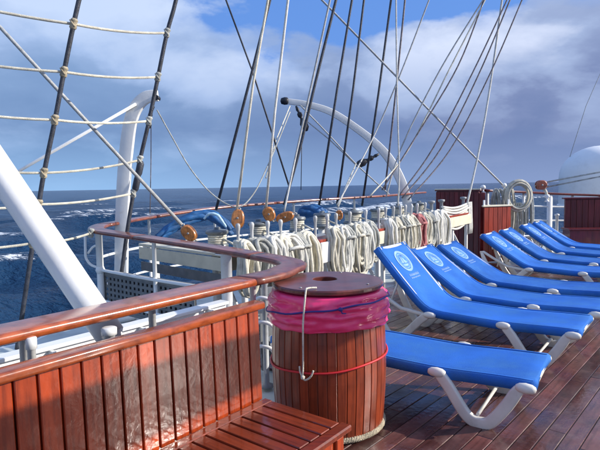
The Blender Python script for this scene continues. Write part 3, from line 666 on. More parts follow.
# ================================================================== PIN RAIL
PO = Vector((-.1, 5.6, 0)); PD = Vector((.62, .7846, 0)).normalized(); PN = Vector((PD.y, -PD.x, 0))
def pt_u(u):   # distance along the pin rail whose image column is u
    k = (u-300)/FOC
    return (k*PO.y-PO.x)/(PD.x-k*PD.y)
def ptop(t): return 1.150+.0175*max(t, 0)      # height of the pin tops
def prail(t, off, z): return PO+PD*t+PN*off+Z*z
def build_pinrail():
    t0, t1 = -.95, 5.05
    org = prail(0, 0, 0)
    root = empty('pin_rail', 'long cream and varnished pin rail on white posts carrying belaying pins and rope coils', 'pin rail', org)
    R = lambda t, off, z: prail(t, off, z)-org
    def zr(t): return ptop(t)-.285
    cuts = [t0, .35, 1.62, 3.0, 4.1, t1]
    for i in range(5):
        a, b_ = cuts[i]+.004, cuts[i+1]-.004
        m = MB(); m.bar(R(a, 0, zr(a)), R(b_, 0, zr(b_)), .24, .035, .006); m.build('top_plank', 'red_wood', root)
        m = MB(); m.bar(R(a, .126, zr(a)-.10), R(b_, .126, zr(b_)-.10), .014, .17, .004); m.build('fascia_board', 'cream_paint', root)
        m = MB(); m.bar(R(a, -.126, zr(a)-.10), R(b_, -.126, zr(b_)-.10), .014, .17, .004); m.build('fascia_board', 'cream_paint', root)
    # outboard shelf for the winches
    a, b_ = t0+.1, t1-.9
    m = MB(); m.bar(R(a, -.26, zr(a)-.02), R(b_, -.26, zr(b_)-.02), .22, .03, .006); m.build('winch_shelf', 'grey_paint', root)
    for t in (-.8, .1, .9, 1.75, 2.6, 3.5, 4.3, 4.95):
        for off in (.07, -.33):
            m = MB(); h = zr(t)-.02; p = R(t, off, 0)
            m.obox(p+Z*(h/2-.01), PD, PN, Z, .025, .025, h/2-.012, .005); m.build('post', 'white_paint', root)
        m = MB(); m.bar(R(t+.03, .07, .1), R(t+.03, -.33, zr(t)-.12), .02, .04); m.build('brace', 'white_paint', root)
    m = MB(); m.bar(R(t0, -.33, .5), R(t1, -.33, .5), .03, .03); m.build('lower_rail', 'white_paint', root)
    # left wing: cream boards turning outboard
    w0 = Vector((-.62, 4.92, 0)); w1 = Vector((-1.72, 5.86, 0))
    x = (w1-w0).normalized(); y = Z.cross(x)
    m = MB(); m.bar(w0-org+Z*.86, w1-org+Z*.88, .26, .03, .006); m.build('top_plank', 'cream_paint', root)
    m = MB(); m.bar(w0-org+Z*.77+y*.12, w1-org+Z*.79+y*.12, .016, .13, .004); m.build('fascia_board', 'cream_paint', root)
    m = MB(); m.bar(w0-org+Z*.62+y*.10, w1-org+Z*.64+y*.10, .016, .10, .004); m.build('fascia_board', 'screen_grey', root)
    for s in (.1, 1.3):
        m = MB(); p = w0+x*s-org; m.obox(p+Z*.42, x, y, Z, .022, .022, .42, .004); m.build('post', 'white_paint', root)
    # belaying pins
    pm = MB(); pm.lathe((0, 0, 0), [(.010, -.26), (.013, -.24), (.014, -.02), (.021, -.005), (.019, .03), (.014, .06), (.015, .20), (.022, .235), (.024, .262), (.016, .28), (0, .285)], 10)
    me = pm.mesh('belaying_pin'); me.materials.append(M['pin_grey'])
    mw = me.copy(); mw.materials.clear(); mw.materials.append(M['white_paint'])
    for i, u in enumerate((232, 246, 262, 275, 290, 310, 322, 331, 345, 361, 374, 381, 389, 396, 401, 407, 413, 421)):
        t = pt_u(u); inst('belaying_pin', me if i % 4 else me, root, R(t, .075, zr(t)+.012))
    bm_ = MB(); bm_.lathe((0, 0, 0), [(.045, 0), (.045, .015), (.030, .03), (.027, .23), (.05, .245), (.058, .252), (.058, .28), (.02, .285)], 12)
    bme = bm_.mesh('bollard_head'); bme.materials.append(M['grey_paint'])
    for u in (430, 440, 462):
        t = pt_u(u); inst('bollard_head', bme, root, R(t, .03, zr(t)+.018))
    for t in (.45, 2.35, 3.3):
        m = MB(); m.obox(R(t, .14, zr(t)-.13), PD, PN, Z, .10, .012, .12, .01); m.build('bracket_plate', 'white_paint', root)
build_pinrail()

# ================================================================== ROPE COILS
rc = random.Random(5)
def coil(u, drop, width, m_, label, strands=7, r=.0125, off=.13, spread=.05, z0=None, name='rope_coil'):
    t = pt_u(u); base = prail(t, off, 0); ztop = (ptop(t)-.19) if z0 is None else z0
    org = base+Z*(ztop)
    b = MB()
    for i in range(strands):
        f = (i+.5)/strands; layer = i % 3
        w = width*.5*(.30+.70*f)+rc.uniform(-.008, .008); dp = drop*rc.uniform(.80, 1.03)*(.72+.28*f); sh = rc.uniform(-.10, .10)*width
        o2 = spread*(layer/2)*rc.uniform(.7, 1.1); ph = rc.uniform(0, 6.28); hp = .045*f
        pts = []
        for k in range(20):
            a = 2*math.pi*k/20
            q = (1-math.cos(a))/2
            zz = hp-(dp+hp)*q
            sx = math.copysign(abs(math.sin(a))**.62, math.sin(a))
            x = sx*w*(.86+.14*q)+sh*q+.006*math.sin(5*q+ph)
            top = max(0, 1-q*5)
            pts.append(PD*x+PN*(o2-.07*top+.010*math.sin(7*q+ph))+Z*zz)
        b.tube(pts, r*rc.uniform(.92, 1.08), 7, closed=True)
    # turns round the pin
    for k in range(3):
        b.tube([PD*(.055*math.cos(a))+PN*(.05*math.sin(a)-.055)+Z*(-.02+.022*k) for a in [2*math.pi*j/10 for j in range(10)]], r, 6, closed=True)
    # hitch across the coil
    if rc.random() < .45: b.tube([PD*(-width*.35)+PN*(spread+.012)-Z*.10, PD*0+PN*(spread+.03)-Z*.085, PD*(width*.35)+PN*(spread+.012)-Z*.10], r, 6)
    o = b.build(name, m_); o.location = org
    return tag(o, label, 'rope coil', 'rope coils hanging on the pin rail')
CO = [
 (234, .50, .15, 'rope_cream', 'leftmost rope coil on the pin rail, cream, below the left winch drum'),
 (247, .46, .17, 'rope_grey', 'greyish rope coil second from the left end, below the upright wooden block'),
 (262, .50, .13, 'rope_white', 'third rope coil from the left end of the pin rail, off-white and narrow'),
 (280, .58, .26, 'rope_white', 'wide off-white rope coil above the tip of the hairpin handrail'),
 (271, .54, .15, 'rope_cream', 'narrow cream rope coil left of the wide off-white coil above the hairpin tip'),
 (289, .60, .16, 'rope_grey', 'greyish rope coil squeezed between the two wide coils behind the barrel'),
 (298, .62, .22, 'rope_cream', 'wide cream rope coil directly behind the left side of the barrel lid'),
 (325, .62, .18, 'rope_cream', 'cream rope coil behind the barrel lid, left neighbour of the dark grey coil'),
 (331, .58, .14, 'rope_white', 'narrow off-white rope coil touching the left side of the dark grey coil'),
 (336, .50, .15, 'rope_grey', 'dark grey rope coil hanging behind the barrel lid'),
 (346, .60, .15, 'rope_cream', 'cream rope coil just right of the dark grey coil'),
 (355, .62, .15, 'rope_white', 'off-white rope coil left of the bare yellowish board of the pin rail'),
 (351, .56, .13, 'rope_grey', 'narrow grey rope coil two places left of the bare yellowish board'),
 (362, .50, .12, 'rope_grey', 'short grey-green rope coil bordering the bare yellowish board'),
 (381, .62, .16, 'rope_white', 'off-white rope coil just right of the bare yellowish board'),
 (388, .62, .15, 'rope_cream', 'cream rope coil above the head of the tall lounger'),
 (394, .60, .15, 'rope_grey', 'grey rope coil second to the left of the two yellowish coils'),
 (399, .62, .15, 'rope_cream', 'yellowish cream rope coil, left one of the pair beside the red coil'),
 (404, .60, .15, 'rope_cream', 'yellowish cream rope coil touching the left side of the red coil'),
 (410, .60, .20, 'rope_red', 'faded red rope coil in the middle of the pale coils'),
 (417, .60, .16, 'rope_cream', 'cream rope coil touching the right side of the red coil'),
 (422, .58, .16, 'rope_grey', 'grey-green rope coil two places right of the red coil'),
 (428, .60, .18, 'rope_white', 'off-white rope coil left of the thick white bundle'),
 (435, .70, .26, 'rope_white', 'thick bright white rope bundle hanging in front of the maroon locker'),
]
for u, dr, w, mt, lab in CO: coil(u, dr*(1.02 if u < 300 else .96)+.02, w*1.45, mt, lab, strands=10, r=.0195, spread=.085)
# white rope swag between the last two pins
def swag():
    ta, tb = pt_u(438), pt_u(464); org = prail(ta, .1, ptop(ta)-.1); b = MB()
    for i in range(9):
        q = []
        for k in range(11):
            s = k/10; t = ta+(tb-ta)*s
            q.append(prail(t, .08+.012*(i % 3), ptop(t)-.10-.045*i*.8-(.05+.01*i)*math.sin(math.pi*s))-org)
        b.tube(q, .02, 6)
    for i in range(4):
        t = tb-.05+.045*i; b.tube([prail(t, .11, ptop(t)-.08)-org, prail(t+.02, .12, .7)-org, prail(t, .12, .58)-org], .016, 6)
    o = b.build('rope_swag', 'rope_white'); o.location = org
    tag(o, 'white rope stretched in many turns between the last two posts of the pin rail', 'rope')
swag()

# ================================================================== WINCHES
def winch(u, v, Y, r, label):
    p = at(u, v, Y); h = .20
    root = empty('rope_winch', label, 'winch', (p.x, p.y, p.z-h), group='winches along the pin rail')
    m = MB(); m.lathe((0, 0, 0), [(r*.9, 0), (r*.95, .01), (r*.95, .035), (r*.72, .05), (r*.66, .10), (r*.70, .13), (r*.98, .155), (r*1.0, .175), (r*.9, .19), (r*.3, .196), (r*.28, .22), (0, .222)], 22); m.build('drum', 'drum_grey', root)
    m = MB()
    for k in range(4):
        rr = r*.74; z = .055+.024*k
        m.tube([(rr*math.cos(a), rr*math.sin(a), z) for a in [2*math.pi*j/16 for j in range(16)]], .012, 6, closed=True)
    m.tube([(rr*.7, -rr*.7, .1), (rr*1.7, -rr*1.1, .06), (rr*2.4, -rr*1.6, .03)], .012, 6)
    m.build('rope_turns', 'rope_cream', root)
    m = MB(); m.lathe((0, 0, -p.z+h+.0), [(r*.5, 0), (r*.5, p.z-h)], 12); m.build('pedestal', 'white_paint', root)
winch(217, 229, 5.55, .125, 'leftmost grey winch drum wound with pale rope, beside the tilted wooden block')
winch(258, 221, 6.05, .12, 'grey winch drum between the upright and the second wooden block')
winch(297, 216, 6.6, .11, 'grey winch drum above the coils behind the left edge of the barrel')
winch(322, 212.5, 7.1, .12, 'dark winch drum left of the small fourth wooden block')
winch(353, 210, 7.5, .15, 'dark winch drum just right of the small fourth wooden block')
winch(378, 208, 8.1, .13, 'grey winch drum below the foot of the slack halyards')
winch(398, 205, 8.7, .13, 'grey winch drum in front of the far davit foot')
winch(419, 202, 9.4, .12, 'rightmost grey winch drum, close to the maroon locker')

# ================================================================== WOODEN BLOCKS
def wblock(c, ax, L, w, th, label, m_='block_wood', face=Vector((0, -1, 0))):
    ax = Vector(ax).normalized(); y = (face-ax*face.dot(ax)).normalized(); x = ax.cross(y)
    root = empty('wooden_block', label, 'pulley block', c, group='wooden pulley blocks')
    for s in (-1, 1):
        m = MB(); n = 18; vs = []; lay = [(.80, s*th*.5), (1.0, s*th*.36), (1.0, s*th*.16)]
        for sc, o in lay:
            for i in range(n):
                a = 2*math.pi*i/n; ca, sa = math.cos(a), math.sin(a)
                vs.append(x*(w/2*sc*math.copysign(abs(ca)**.8, ca))+ax*(L/2*sc*math.copysign(abs(sa)**.9, sa))+y*o)
        fs = [(j*n+i, j*n+(i+1) % n, (j+1)*n+(i+1) % n, (j+1)*n+i) for j in range(2) for i in range(n)]
        m.add(vs, fs, True); m.f.append(tuple(range(n))); m.sm.append(False); m.f.append(tuple(2*n+i for i in range(n))); m.sm.append(False)
        m.build('cheek', m_, root)
    m = MB(); m.lathe(-y*th*.15, [(0, 0), (w*.46, 0), (w*.40, th*.15), (w*.46, th*.3), (0, th*.3)], 16, axis=y); m.build('sheave', 'black_iron', root)
    m = MB(); m.lathe(-y*th*.56, [(0, 0), (w*.09, 0), (w*.09, th*1.12), (0, th*1.12)], 8, axis=y); m.build('axle_pin', 'grey_paint', root)
    m = MB(); m.tube([ax*(L*.42)+x*.0, ax*(L*.55)+x*.02, ax*(L*.66), ax*(L*.55)-x*.02, ax*(L*.42)], .008, 6); m.build('becket', 'wire_grey', root)
    m = MB(); m.tube([-ax*(L*.45), -ax*(L*.62)+x*.01], .009, 6); m.build('tail', 'rope_cream', root)
wblock(at(189, 233, 5.0), at(182, 225, 5)-at(196, 241, 5), .175, .12, .09, 'leftmost orange wooden block, tilted at the end of the thick pale stay')
wblock(at(238, 219, 5.45), at(238, 209, 5.45)-at(236.5, 229, 5.4), .20, .135, .10, 'upright orange wooden block between the two left winch drums')
wblock(at(269, 214, 6.0), at(266, 208, 6.0)-at(272, 220, 6.0), .17, .14, .10, 'second orange wooden block standing right of the upright one')
wblock(at(285, 217, 6.1), at(293, 214, 6.1)-at(277, 219, 6.1), .22, .12, .09, 'flat-lying orange wooden block beside the second block')
wblock(at(339, 215, 6.9), at(339, 208, 6.9)-at(339, 222, 6.9), .13, .10, .08, 'small orange wooden block between the two dark winch drums')

# blue canvas bundle just inside the far rail near the leftmost block
def bundle(pts, r, label, m_='blue_cover'):
    P = spline([at(*p) for p in pts], 7); org = P[len(P)//2]; n = len(P)
    b = MB(); rb_ = random.Random(4)
    for q in range(5 if r > .05 else 1):
        o1 = r*.55 if r > .05 else 0; p0 = q*1.257; tw = rb_.uniform(.10, .2)
        Q = [p+Vector((o1*.5*math.cos(p0+tw*i), o1*math.cos(p0+tw*i), o1*math.sin(p0+tw*i))) for i, p in enumerate(rel(P, org))]
        b.tube(Q, r*(.62 if r > .05 else 1), 9, scales=[.45+.55*math.sin(math.pi*min(1, max(0, (i+1.5)/(n+2))))**.5*(1+.16*math.sin(i*1.3+q*2)+.08*math.sin(i*2.9+q)) for i in range(n)])
    o = b.build('canvas_bundle', m_)
    o.location = org; tag(o, label, 'canvas')
    return o
bundle([(158, 238, 6.6), (172, 228, 6.7), (190, 219, 6.8), (208, 215, 6.9), (222, 222, 6.9), (232, 232, 6.9)], .07, 'rolled blue canvas behind the leftmost wooden block, arching up to the rail')
bundle([(204, 219, 6.7), (209, 214, 6.7), (217, 215, 6.7), (222, 221, 6.7), (226, 227, 6.7)], .020, 'pale blue strap curled over the rolled blue canvas', 'light_blue_strap')
bundle([(300, 214, 8.0), (309, 211, 8.0), (318, 211.5, 8.0), (326, 216, 8.0)], .09, 'small folded blue canvas behind the winches left of the fourth wooden block')

# ================================================================== BARREL
def build_barrel():
    c = Vector((.168, 3.235, 0)); root = empty('waste_barrel', 'round wooden stave barrel lined with a bright pink plastic bag', 'barrel', c)
    H = .835
    def rz(z): return .337+.024*math.sin(math.pi*min(1, max(0, (z)/H)))
    nst = 40; m = MB(); nz = 7
    wa = 2*math.pi/nst*.5*.965
    vs = []
    for k in range(nz+1):
        z = .01+(H-.01)*k/nz; r = rz(z)
        for (aa, rr) in ((-wa, r-.018), (-wa, r-.003), (-wa*.85, r), (wa*.85, r), (wa, r-.003), (wa, r-.018)):
            vs.append((rr*math.cos(aa), rr*math.sin(aa), z))
    fs = [(k*6+j, k*6+(j+1) % 6, (k+1)*6+(j+1) % 6, (k+1)*6+j) for k in range(nz) for j in range(6)]+[(5, 4, 3, 2, 1, 0), tuple(nz*6+j for j in range(6))]
    m.add(vs, fs); 
    bm = bmesh.new(); me = m.mesh('stave'); bm.from_mesh(me); bmesh.ops.recalc_face_normals(bm, faces=bm.faces[:]); bm.to_mesh(me); bm.free()
    me.materials.append(M['barrel_varnish'])
    for i in range(nst): inst('stave', me, root, (0, 0, 0), (0, 0, 2*math.pi*i/nst))
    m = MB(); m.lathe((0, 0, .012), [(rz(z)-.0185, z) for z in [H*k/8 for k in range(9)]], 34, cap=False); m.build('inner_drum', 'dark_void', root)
    # bag skirt
    m = MB(); n = 96; lay = []
    prof = [(.006, .672), (.012, .668)]
    for q in range(17):
        z = .672+(.862-.672)*q/16; env = math.sin(math.pi*min(1, (q+1.5)/18))
        prof.append((.013+.020*env+.0045*math.sin(q*1.9), z))
    prof.append((-.04, .866))
    rr = random.Random(2); ph = [rr.uniform(0, 6.28) for _ in range(9)]
    vs = []
    for j, (o, z) in enumerate(prof):
        for i in range(n):
            a = 2*math.pi*i/n
            wr = .004*math.sin(9*a+ph[0]+j*.45)+.0035*math.sin(17*a+ph[1]-j*.7)+.0025*math.sin(29*a+ph[2]+j*.8)+.006*math.sin(3*a+j*1.3+ph[3])+.005*math.sin(5*a-j*1.7+ph[6])
            zz = z+(.005*math.sin(3*a+ph[4])+.003*math.sin(13*a+ph[5]))*(1 if j < 3 else .6)
            if j >= 17: wr *= .3; zz = z
            r = rz(min(z, H))+o+wr
            vs.append((r*math.cos(a), r*math.sin(a), zz))
    m.add(vs, [(j*n+i, j*n+(i+1) % n, (j+1)*n+(i+1) % n, (j+1)*n+i) for j in range(len(prof)-1) for i in range(n)], True)
    m.build('pink_bag', 'pink_plastic', root)
    # lid with off-centre hole
    m = MB(); n = 64; hx, hy, hr = -.015, .05, .078; vs = []
    rings = [(.305, .874, 0), (.337, .876, 0), (.345, .884, 0), (.345, .898, 0), (.338, .906, 0), (.2, .907, .5), (hr+.004, .907, 1), (hr, .903, 1), (hr, .874, 1)]
    for r, z, f in rings:
        for i in range(n):
            a = 2*math.pi*i/n; vs.append((hx*f+r*math.cos(a), hy*f+r*math.sin(a), z))
    m.add(vs, [(j*n+i, j*n+(i+1) % n, ((j+1) % 9)*n+(i+1) % n, ((j+1) % 9)*n+i) for j in range(9) for i in range(n)], False)
    lid = m.build('lid', 'lid_varnish', root)
    for (a, r) in ((-.6, .28), (-2.2, .29), (1.2, .29), (2.6, .28)):
        m = MB(); m.lathe((r*math.cos(a), r*math.sin(a), .9075), [(0, .004), (.006, .003), (.009, 0)], 8); m.build('screw_head', 'wire_grey', lid)
    # dark bag mouth below the hole
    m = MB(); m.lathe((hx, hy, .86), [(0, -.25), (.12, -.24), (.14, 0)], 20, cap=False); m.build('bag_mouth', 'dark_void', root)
    def ring(f, r, name, mt, a0=0, a1=2*math.pi, n=60, closed=True):
        P = []
        for i in range(n if closed else n+1):
            a = a0+(a1-a0)*i/n; z, o = f(a); R_ = rz(min(z, H))+o; P.append((R_*math.cos(a), R_*math.sin(a), z))
        b = MB(); b.tube(P, r, 8, closed=closed); b.build(name, mt, root)
    ring(lambda a: (.445+.035*math.cos(a)+.004*math.sin(5*a), .006), .0065, 'red_cord', 'cord_red')
    ring(lambda a: (.775+.055*math.sin(a*1+2.2)+.004*math.sin(9*a), .042), .0055, 'blue_cord', 'cord_blue')
    # knot of the blue cord
    a = -1.45; b = MB(); Rk = rz(.78)+.055; kp = Vector((Rk*math.cos(a), Rk*math.sin(a), .795+.055*math.sin(a+2.2)-.02)); b.lathe(kp-Z*.012, [(0, 0), (.014, .006), (.012, .02), (0, .026)], 8); b.tube([kp, kp+Vector((.01, -.01, -.02)), kp+Vector((.03, -.004, -.022))], .004, 6); b.build('cord_knot', 'cord_blue', root)
    # twisted rope foot ring
    for s in range(3):
        P = []
        for i in range(300):
            a = 2*math.pi*i/300; tw = a*45+s*2*math.pi/3; R_ = .338+.009*math.cos(tw); P.append((R_*math.cos(a), R_*math.sin(a), .026+.009*math.sin(tw)))
        b = MB(); b.tube(P, .011, 5, closed=True); b.build('foot_rope_strand', 'rope_tan', root)
    # white cord from the lid down the front
    a = -1.97; R1 = .35
    def P3(aa, r, z): return Vector((r*math.cos(aa), r*math.sin(aa), z))
    b = MB(); b.tube(spline([P3(a+.12, .29, .915), P3(a, .335, .918), P3(a-.005, .362, .90), P3(a-.01, .40, .75), P3(a-.02, .398, .66), P3(a-.035, .39, .5), P3(a-.05, .385, .425), P3(a-.04, .385, .405), P3(a+.0, .386, .40), P3(a+.08, .388, .425), P3(a+.12, .388, .46)], 5), .0055, 6); b.build('white_cord', 'rope_cream', root)
    b = MB(); b.tube(spline([P3(a-.05, .385, .41), P3(a-.09, .386, .44), P3(a-.10, .386, .475)], 4), .005, 6); b.build('white_cord', 'rope_cream', root)
    b = MB(); b.lathe(P3(a-.045, .388, .40), [(0, 0), (.012, .006), (.013, .02), (0, .028)], 8); b.build('cord_knot', 'rope_cream', root)
build_barrel()

# ================================================================== SUN LOUNGERS
LH, LL, LW, SZ = .70, 1.95, .30, .335
def make_lounger(theta, label, loc, rz, raised=True):
    root = empty('sun_lounger', label, 'sun lounger', loc, rz, 'blue sun loungers set out on the deck')
    th = rad(theta); BL = .76 if theta > 8 else .65
    # centre line of the sling
    prof_c = []
    for i in range(13):
        s = i/12; prof_c.append(Vector((LH-math.cos(th)*BL*(1-s), 0, SZ+math.sin(th)*BL*(1-s)-.012*math.sin(math.pi*s))))
    seat = []
    for i in range(1, 19):
        s = i/18; seat.append(Vector((LH+(LL-.01-LH)*s, 0, SZ-.014*math.sin(math.pi*s)+.004*math.sin(s*9)+rc.uniform(-.0016, .0016))))
    cl = prof_c+seat
    # ease the fold
    cl2 = cl[:]
    for _ in range(3):
        cl2 = [cl2[0]]+[(cl2[i-1]+cl2[i]*2+cl2[i+1])/4 for i in range(1, len(cl2)-1)]+[cl2[-1]]
    cl2.append(Vector((LL+.008, 0, SZ-.012))); cl2.append(Vector((LL+.012, 0, SZ-.045)))
    hw = LW
    cs = [(-hw-.004, -.062), (-hw-.006, -.02), (-hw+.004, .002), (-hw*.75, -.002), (-hw*.4, -.010), (0, -.014), (hw*.4, -.010), (hw*.75, -.002), (hw-.004, .002), (hw+.006, -.02), (hw+.004, -.062), (hw-.03, -.062), (hw-.045, -.018), (0, -.028), (-hw+.045, -.018), (-hw+.03, -.062)]
    n = len(cl2); ups = []
    for i in range(n):
        t = (cl2[min(i+1, n-1)]-cl2[max(i-1, 0)]).normalized(); ups.append(Vector((-t.z, 0, t.x)))
    m = MB(); m.sweep(cl2, cs, ups=ups); sl = m.build('sling', 'blue_sling', root)
    # printed emblem near the head: ring, sails and a line of script under it
    tb = (Vector((-math.cos(th), 0, math.sin(th)))); nb = Vector((math.sin(th), 0, math.cos(th)))
    def bp(x, y): # x across, y up the back from the hinge
        # follow the sling's cross sag
        q = abs(x)/hw; sag = -.014+.012*min(1, (q/.75))**1.5
        base = Vector((LH, 0, SZ))+tb*y+Vector((0, x, 0))
        s = 1-y/BL; base.z -= .012*math.sin(math.pi*s)
        return base+nb*(sag+.0035)
    cy = BL-.20; m = MB(); fm = MB()
    def stroke(pts, w):
        for i in range(len(pts)-1):
            a = Vector((*pts[i], 0)); b_ = Vector((*pts[i+1], 0)); d = (b_-a)
            if d.length < 1e-6: continue
            d.normalize(); o = Vector((-d.y, d.x, 0))*w/2; a2 = a-d*w*.2; b2 = b_+d*w*.2
            m.add([bp(a2.x-o.x, a2.y-o.y), bp(b2.x-o.x, b2.y-o.y), bp(b2.x+o.x, b2.y+o.y), bp(a2.x+o.x, a2.y+o.y)], [(0, 1, 2, 3)])
    R_ = .112
    for i in range(24):
        a0_, a1_ = 2*math.pi*i/24, 2*math.pi*(i+1)/24
        fm.add([bp(0, cy)-nb*.001, bp(.106*math.cos(a0_), cy+.106*math.sin(a0_))-nb*.001, bp(.106*math.cos(a1_), cy+.106*math.sin(a1_))-nb*.001], [(0, 1, 2)])
    ringp = [(R_*math.cos(2*math.pi*i/28), cy+R_*math.sin(2*math.pi*i/28)) for i in range(29)]
    stroke(ringp, .024)
    stroke([(.085*math.cos(2*math.pi*i/20), cy+.085*math.sin(2*math.pi*i/20)) for i in range(21)], .006)
    for x0, y0, x1, y1, x2, y2 in ((-.05, -.02, -.005, -.02, -.008, .065), (.003, -.025, .058, -.025, .006, .055), (-.065, -.03, -.052, -.012, -.014, .045), (-.06, -.038, .06, -.038, .035, -.060), (-.06, -.038, .035, -.060, -.035, -.060)):
        m.add([bp(x0, cy+y0), bp(x1, cy+y1), bp(x2, cy+y2)], [(0, 1, 2)])
    for row, hh in ((0, .026), (1, .014)):
        x = -.10
        while x < .10:
            w = rc.uniform(.010, .018); yb = cy-.165-row*.034
            stroke([(x, yb-hh/2), (x+w*.4, yb+hh/2), (x+w, yb-hh/2)], .005); x += w+.006
    m.build('emblem', 'emblem_print', sl); fm.build('emblem_disc', 'emblem_fill', sl)
    for s in (-1, 1):
        m = MB(); off = s*(hw-.022); m.sweep([c+ups[i]*(.0035)+Vector((0, off, 0)) for i, c in enumerate(cl2[:-2])], [(-.010, -.004), (.010, -.004), (.010, .0015), (-.010, .0015)], ups=ups[:-2]); m.build('hem', 'blue_sling', sl)
    # frame
    for s in (-1, 1):
        y = s*(LW-.020); HZ = .49 if theta > 8 else .288
        m = MB(); m.sweep([Vector((x, y, z)) for x, z in ((.04, HZ), (.09, HZ+.01), (.2, HZ*.6+.3*.4+.02), (.42, .315), (.6, .292), (.75, .288), (1.2, .286), (LL-.03, .286))], rrect(.030, .036, .010, 2)); m.build('side_rail', 'white_plastic', root)
        # back frame bar
        y = s*(LW-.03); a = Vector((LH, y, SZ-.03)); b_ = a+tb*(BL+.012)
        m = MB(); m.sweep([a, a+tb*.3, b_-tb*.05, b_], rrect(.03, .04, .012, 2), up=nb, scales=[1, 1, 1, .8]); m.build('back_bar', 'white_plastic', root)
        # V legs
        yo = s*(LW+.012)
        for pts in (((1.352, .300), (1.385, .290), (1.45, .215), (1.545, .075), (1.60, .030), (1.655, .024), (1.71, .045), (1.80, .165), (1.865, .275), (1.915, .296)),
                    ((.74, .300), (.70, .292), (.62, .225), (.47, .07), (.42, .03), (.37, .024), (.31, .045), (.20, .20), (.12, HZ*.75), (.07, HZ))):
            P = spline([Vector((x, yo, z)) for x, z in pts], 3)
            m = MB(); m.sweep(P, rrect(.066, .036, .012, 3), up=Vector((0, 1, 0)), scales=[min(1.12, .55+min(i, len(P)-1-i)*.15) for i in range(len(P))])
            # groove strip
            m.build('leg', 'white_plastic', root)
        for x, h in ((1.375, -.004), (LL-.045, -.004), (.72, .0)):
            m = MB(); m.lathe(Vector((x, yo+s*.004, SZ-.040)), [(0, -.060), (.016, -.055), (.027, -.036), (.032, 0), (.027, .036), (.016, .055), (0, .060)], 12, axis=(1, 0, 0)); m.build('rail_cap', 'white_plastic', root)
        # corner caps
        c = a+tb*(BL+.005); m = MB(); m.obox(c, tb, Vector((0, 1, 0)), nb, .028, .026, .024, .012); m.build('corner_cap', 'white_plastic', root)
        # prop strut
        if theta > 8:
            top = a+tb*.42; m = MB(); m.tube([top-nb*.02, Vector((.28, y, .30))], .011, 8); m.build('prop_strut', 'white_plastic', root)
    m = MB(); c = Vector((LH, 0, SZ-.03))+tb*(BL+.006); m.obox(c, Vector((0, 1, 0)), tb, nb, LW-.03, .016, .016, .008); m.build('head_bar', 'white_plastic', root)
    m = MB(); m.obox((LL-.012, 0, SZ-.045), (0, 1, 0), (1, 0, 0), Z, LW-.02, .012, .018, .006); m.build('foot_bar', 'white_plastic', root)
    for x in (.40, 1.63):
        m = MB(); m.tube([(x, -LW, .07), (x, LW, .07)], .012, 8); m.build('cross_tube', 'white_plastic', root)
    return root
def lounger_at(foot, ang, theta, label):
    n = Vector((math.cos(rad(ang)), math.sin(rad(ang)), 0)); d = Vector((-n.y, n.x, 0))
    loc = Vector((foot[0], foot[1], 0))-n*LL+d*LW
    make_lounger(theta, label, (loc.x, loc.y, 0.0), rad(ang))
def hinge_at(h, ang, theta, label):
    n = Vector((math.cos(rad(ang)), math.sin(rad(ang)), 0)); lounger_at((h[0]+n.x*(LL-LH), h[1]+n.y*(LL-LH)), ang, theta, label)
lounger_at((1.35, 2.95), -33, 0, 'nearest blue sun lounger lying flat beside the barrel')
lounger_at((2.165, 3.973), -37, 47, 'steeply raised blue sun lounger, second from the front, right behind the barrel')
hinge_at((1.700, 5.345), -37, 36, 'third blue sun lounger from the front, in the middle of the close group of three')
hinge_at((2.235, 6.06), -37, 32, 'fourth blue sun lounger from the front, last of the close group of three')
hinge_at((3.131, 7.10), -37, 34, 'fifth blue sun lounger, its white frame showing beside the red panel bench')
hinge_at((3.69, 7.84), -37, 33, 'sixth blue sun lounger, close behind the fifth')
hinge_at((4.33, 8.60), -37, 34, 'seventh blue sun lounger, below the hanging rope coil at the end rail')
hinge_at((4.88, 9.32), -37, 33, 'farthest blue sun lounger, against the maroon bench by the dome')

# ================================================================== MAROON LOCKER, PANELS, BENCHES
def planked_box(name, label, cat, corner, wdir, wlen, ddir, dlen, h, m_, npl, top_m='maroon_wood', z0=0):
    """box whose camera side is clad with upright boards"""
    corner = Vector(corner); wdir = Vector(wdir).normalized(); ddir = Vector(ddir).normalized()
    root = empty(name, label, cat, corner)
    m = MB(); m.obox(wdir*(wlen/2)+ddir*(dlen/2)+Z*(z0+(h-z0)/2), wdir, ddir, Z, wlen/2-.012, dlen/2-.012, (h-z0)/2-.003); m.build('carcass', m_, root)
    w = wlen/npl; b = MB(); b.obox((0, 0, 0), (1, 0, 0), (0, 1, 0), (0, 0, 1), w/2-.0035, .009, (h-z0)/2-.02, .003); me = b.mesh('board'); me.materials.append(M[m_])
    for i in range(npl):
        inst('board', me, root, wdir*(w*(i+.5))+Z*(z0+(h-z0)/2), (0, 0, math.atan2(wdir.y, wdir.x)))
    m = MB(); m.obox(wdir*(wlen/2)+ddir*(dlen/2)+Z*(h+.012), wdir, ddir, Z, wlen/2+.025, dlen/2+.025, .016, .006); m.build('top', top_m, root)
    return root
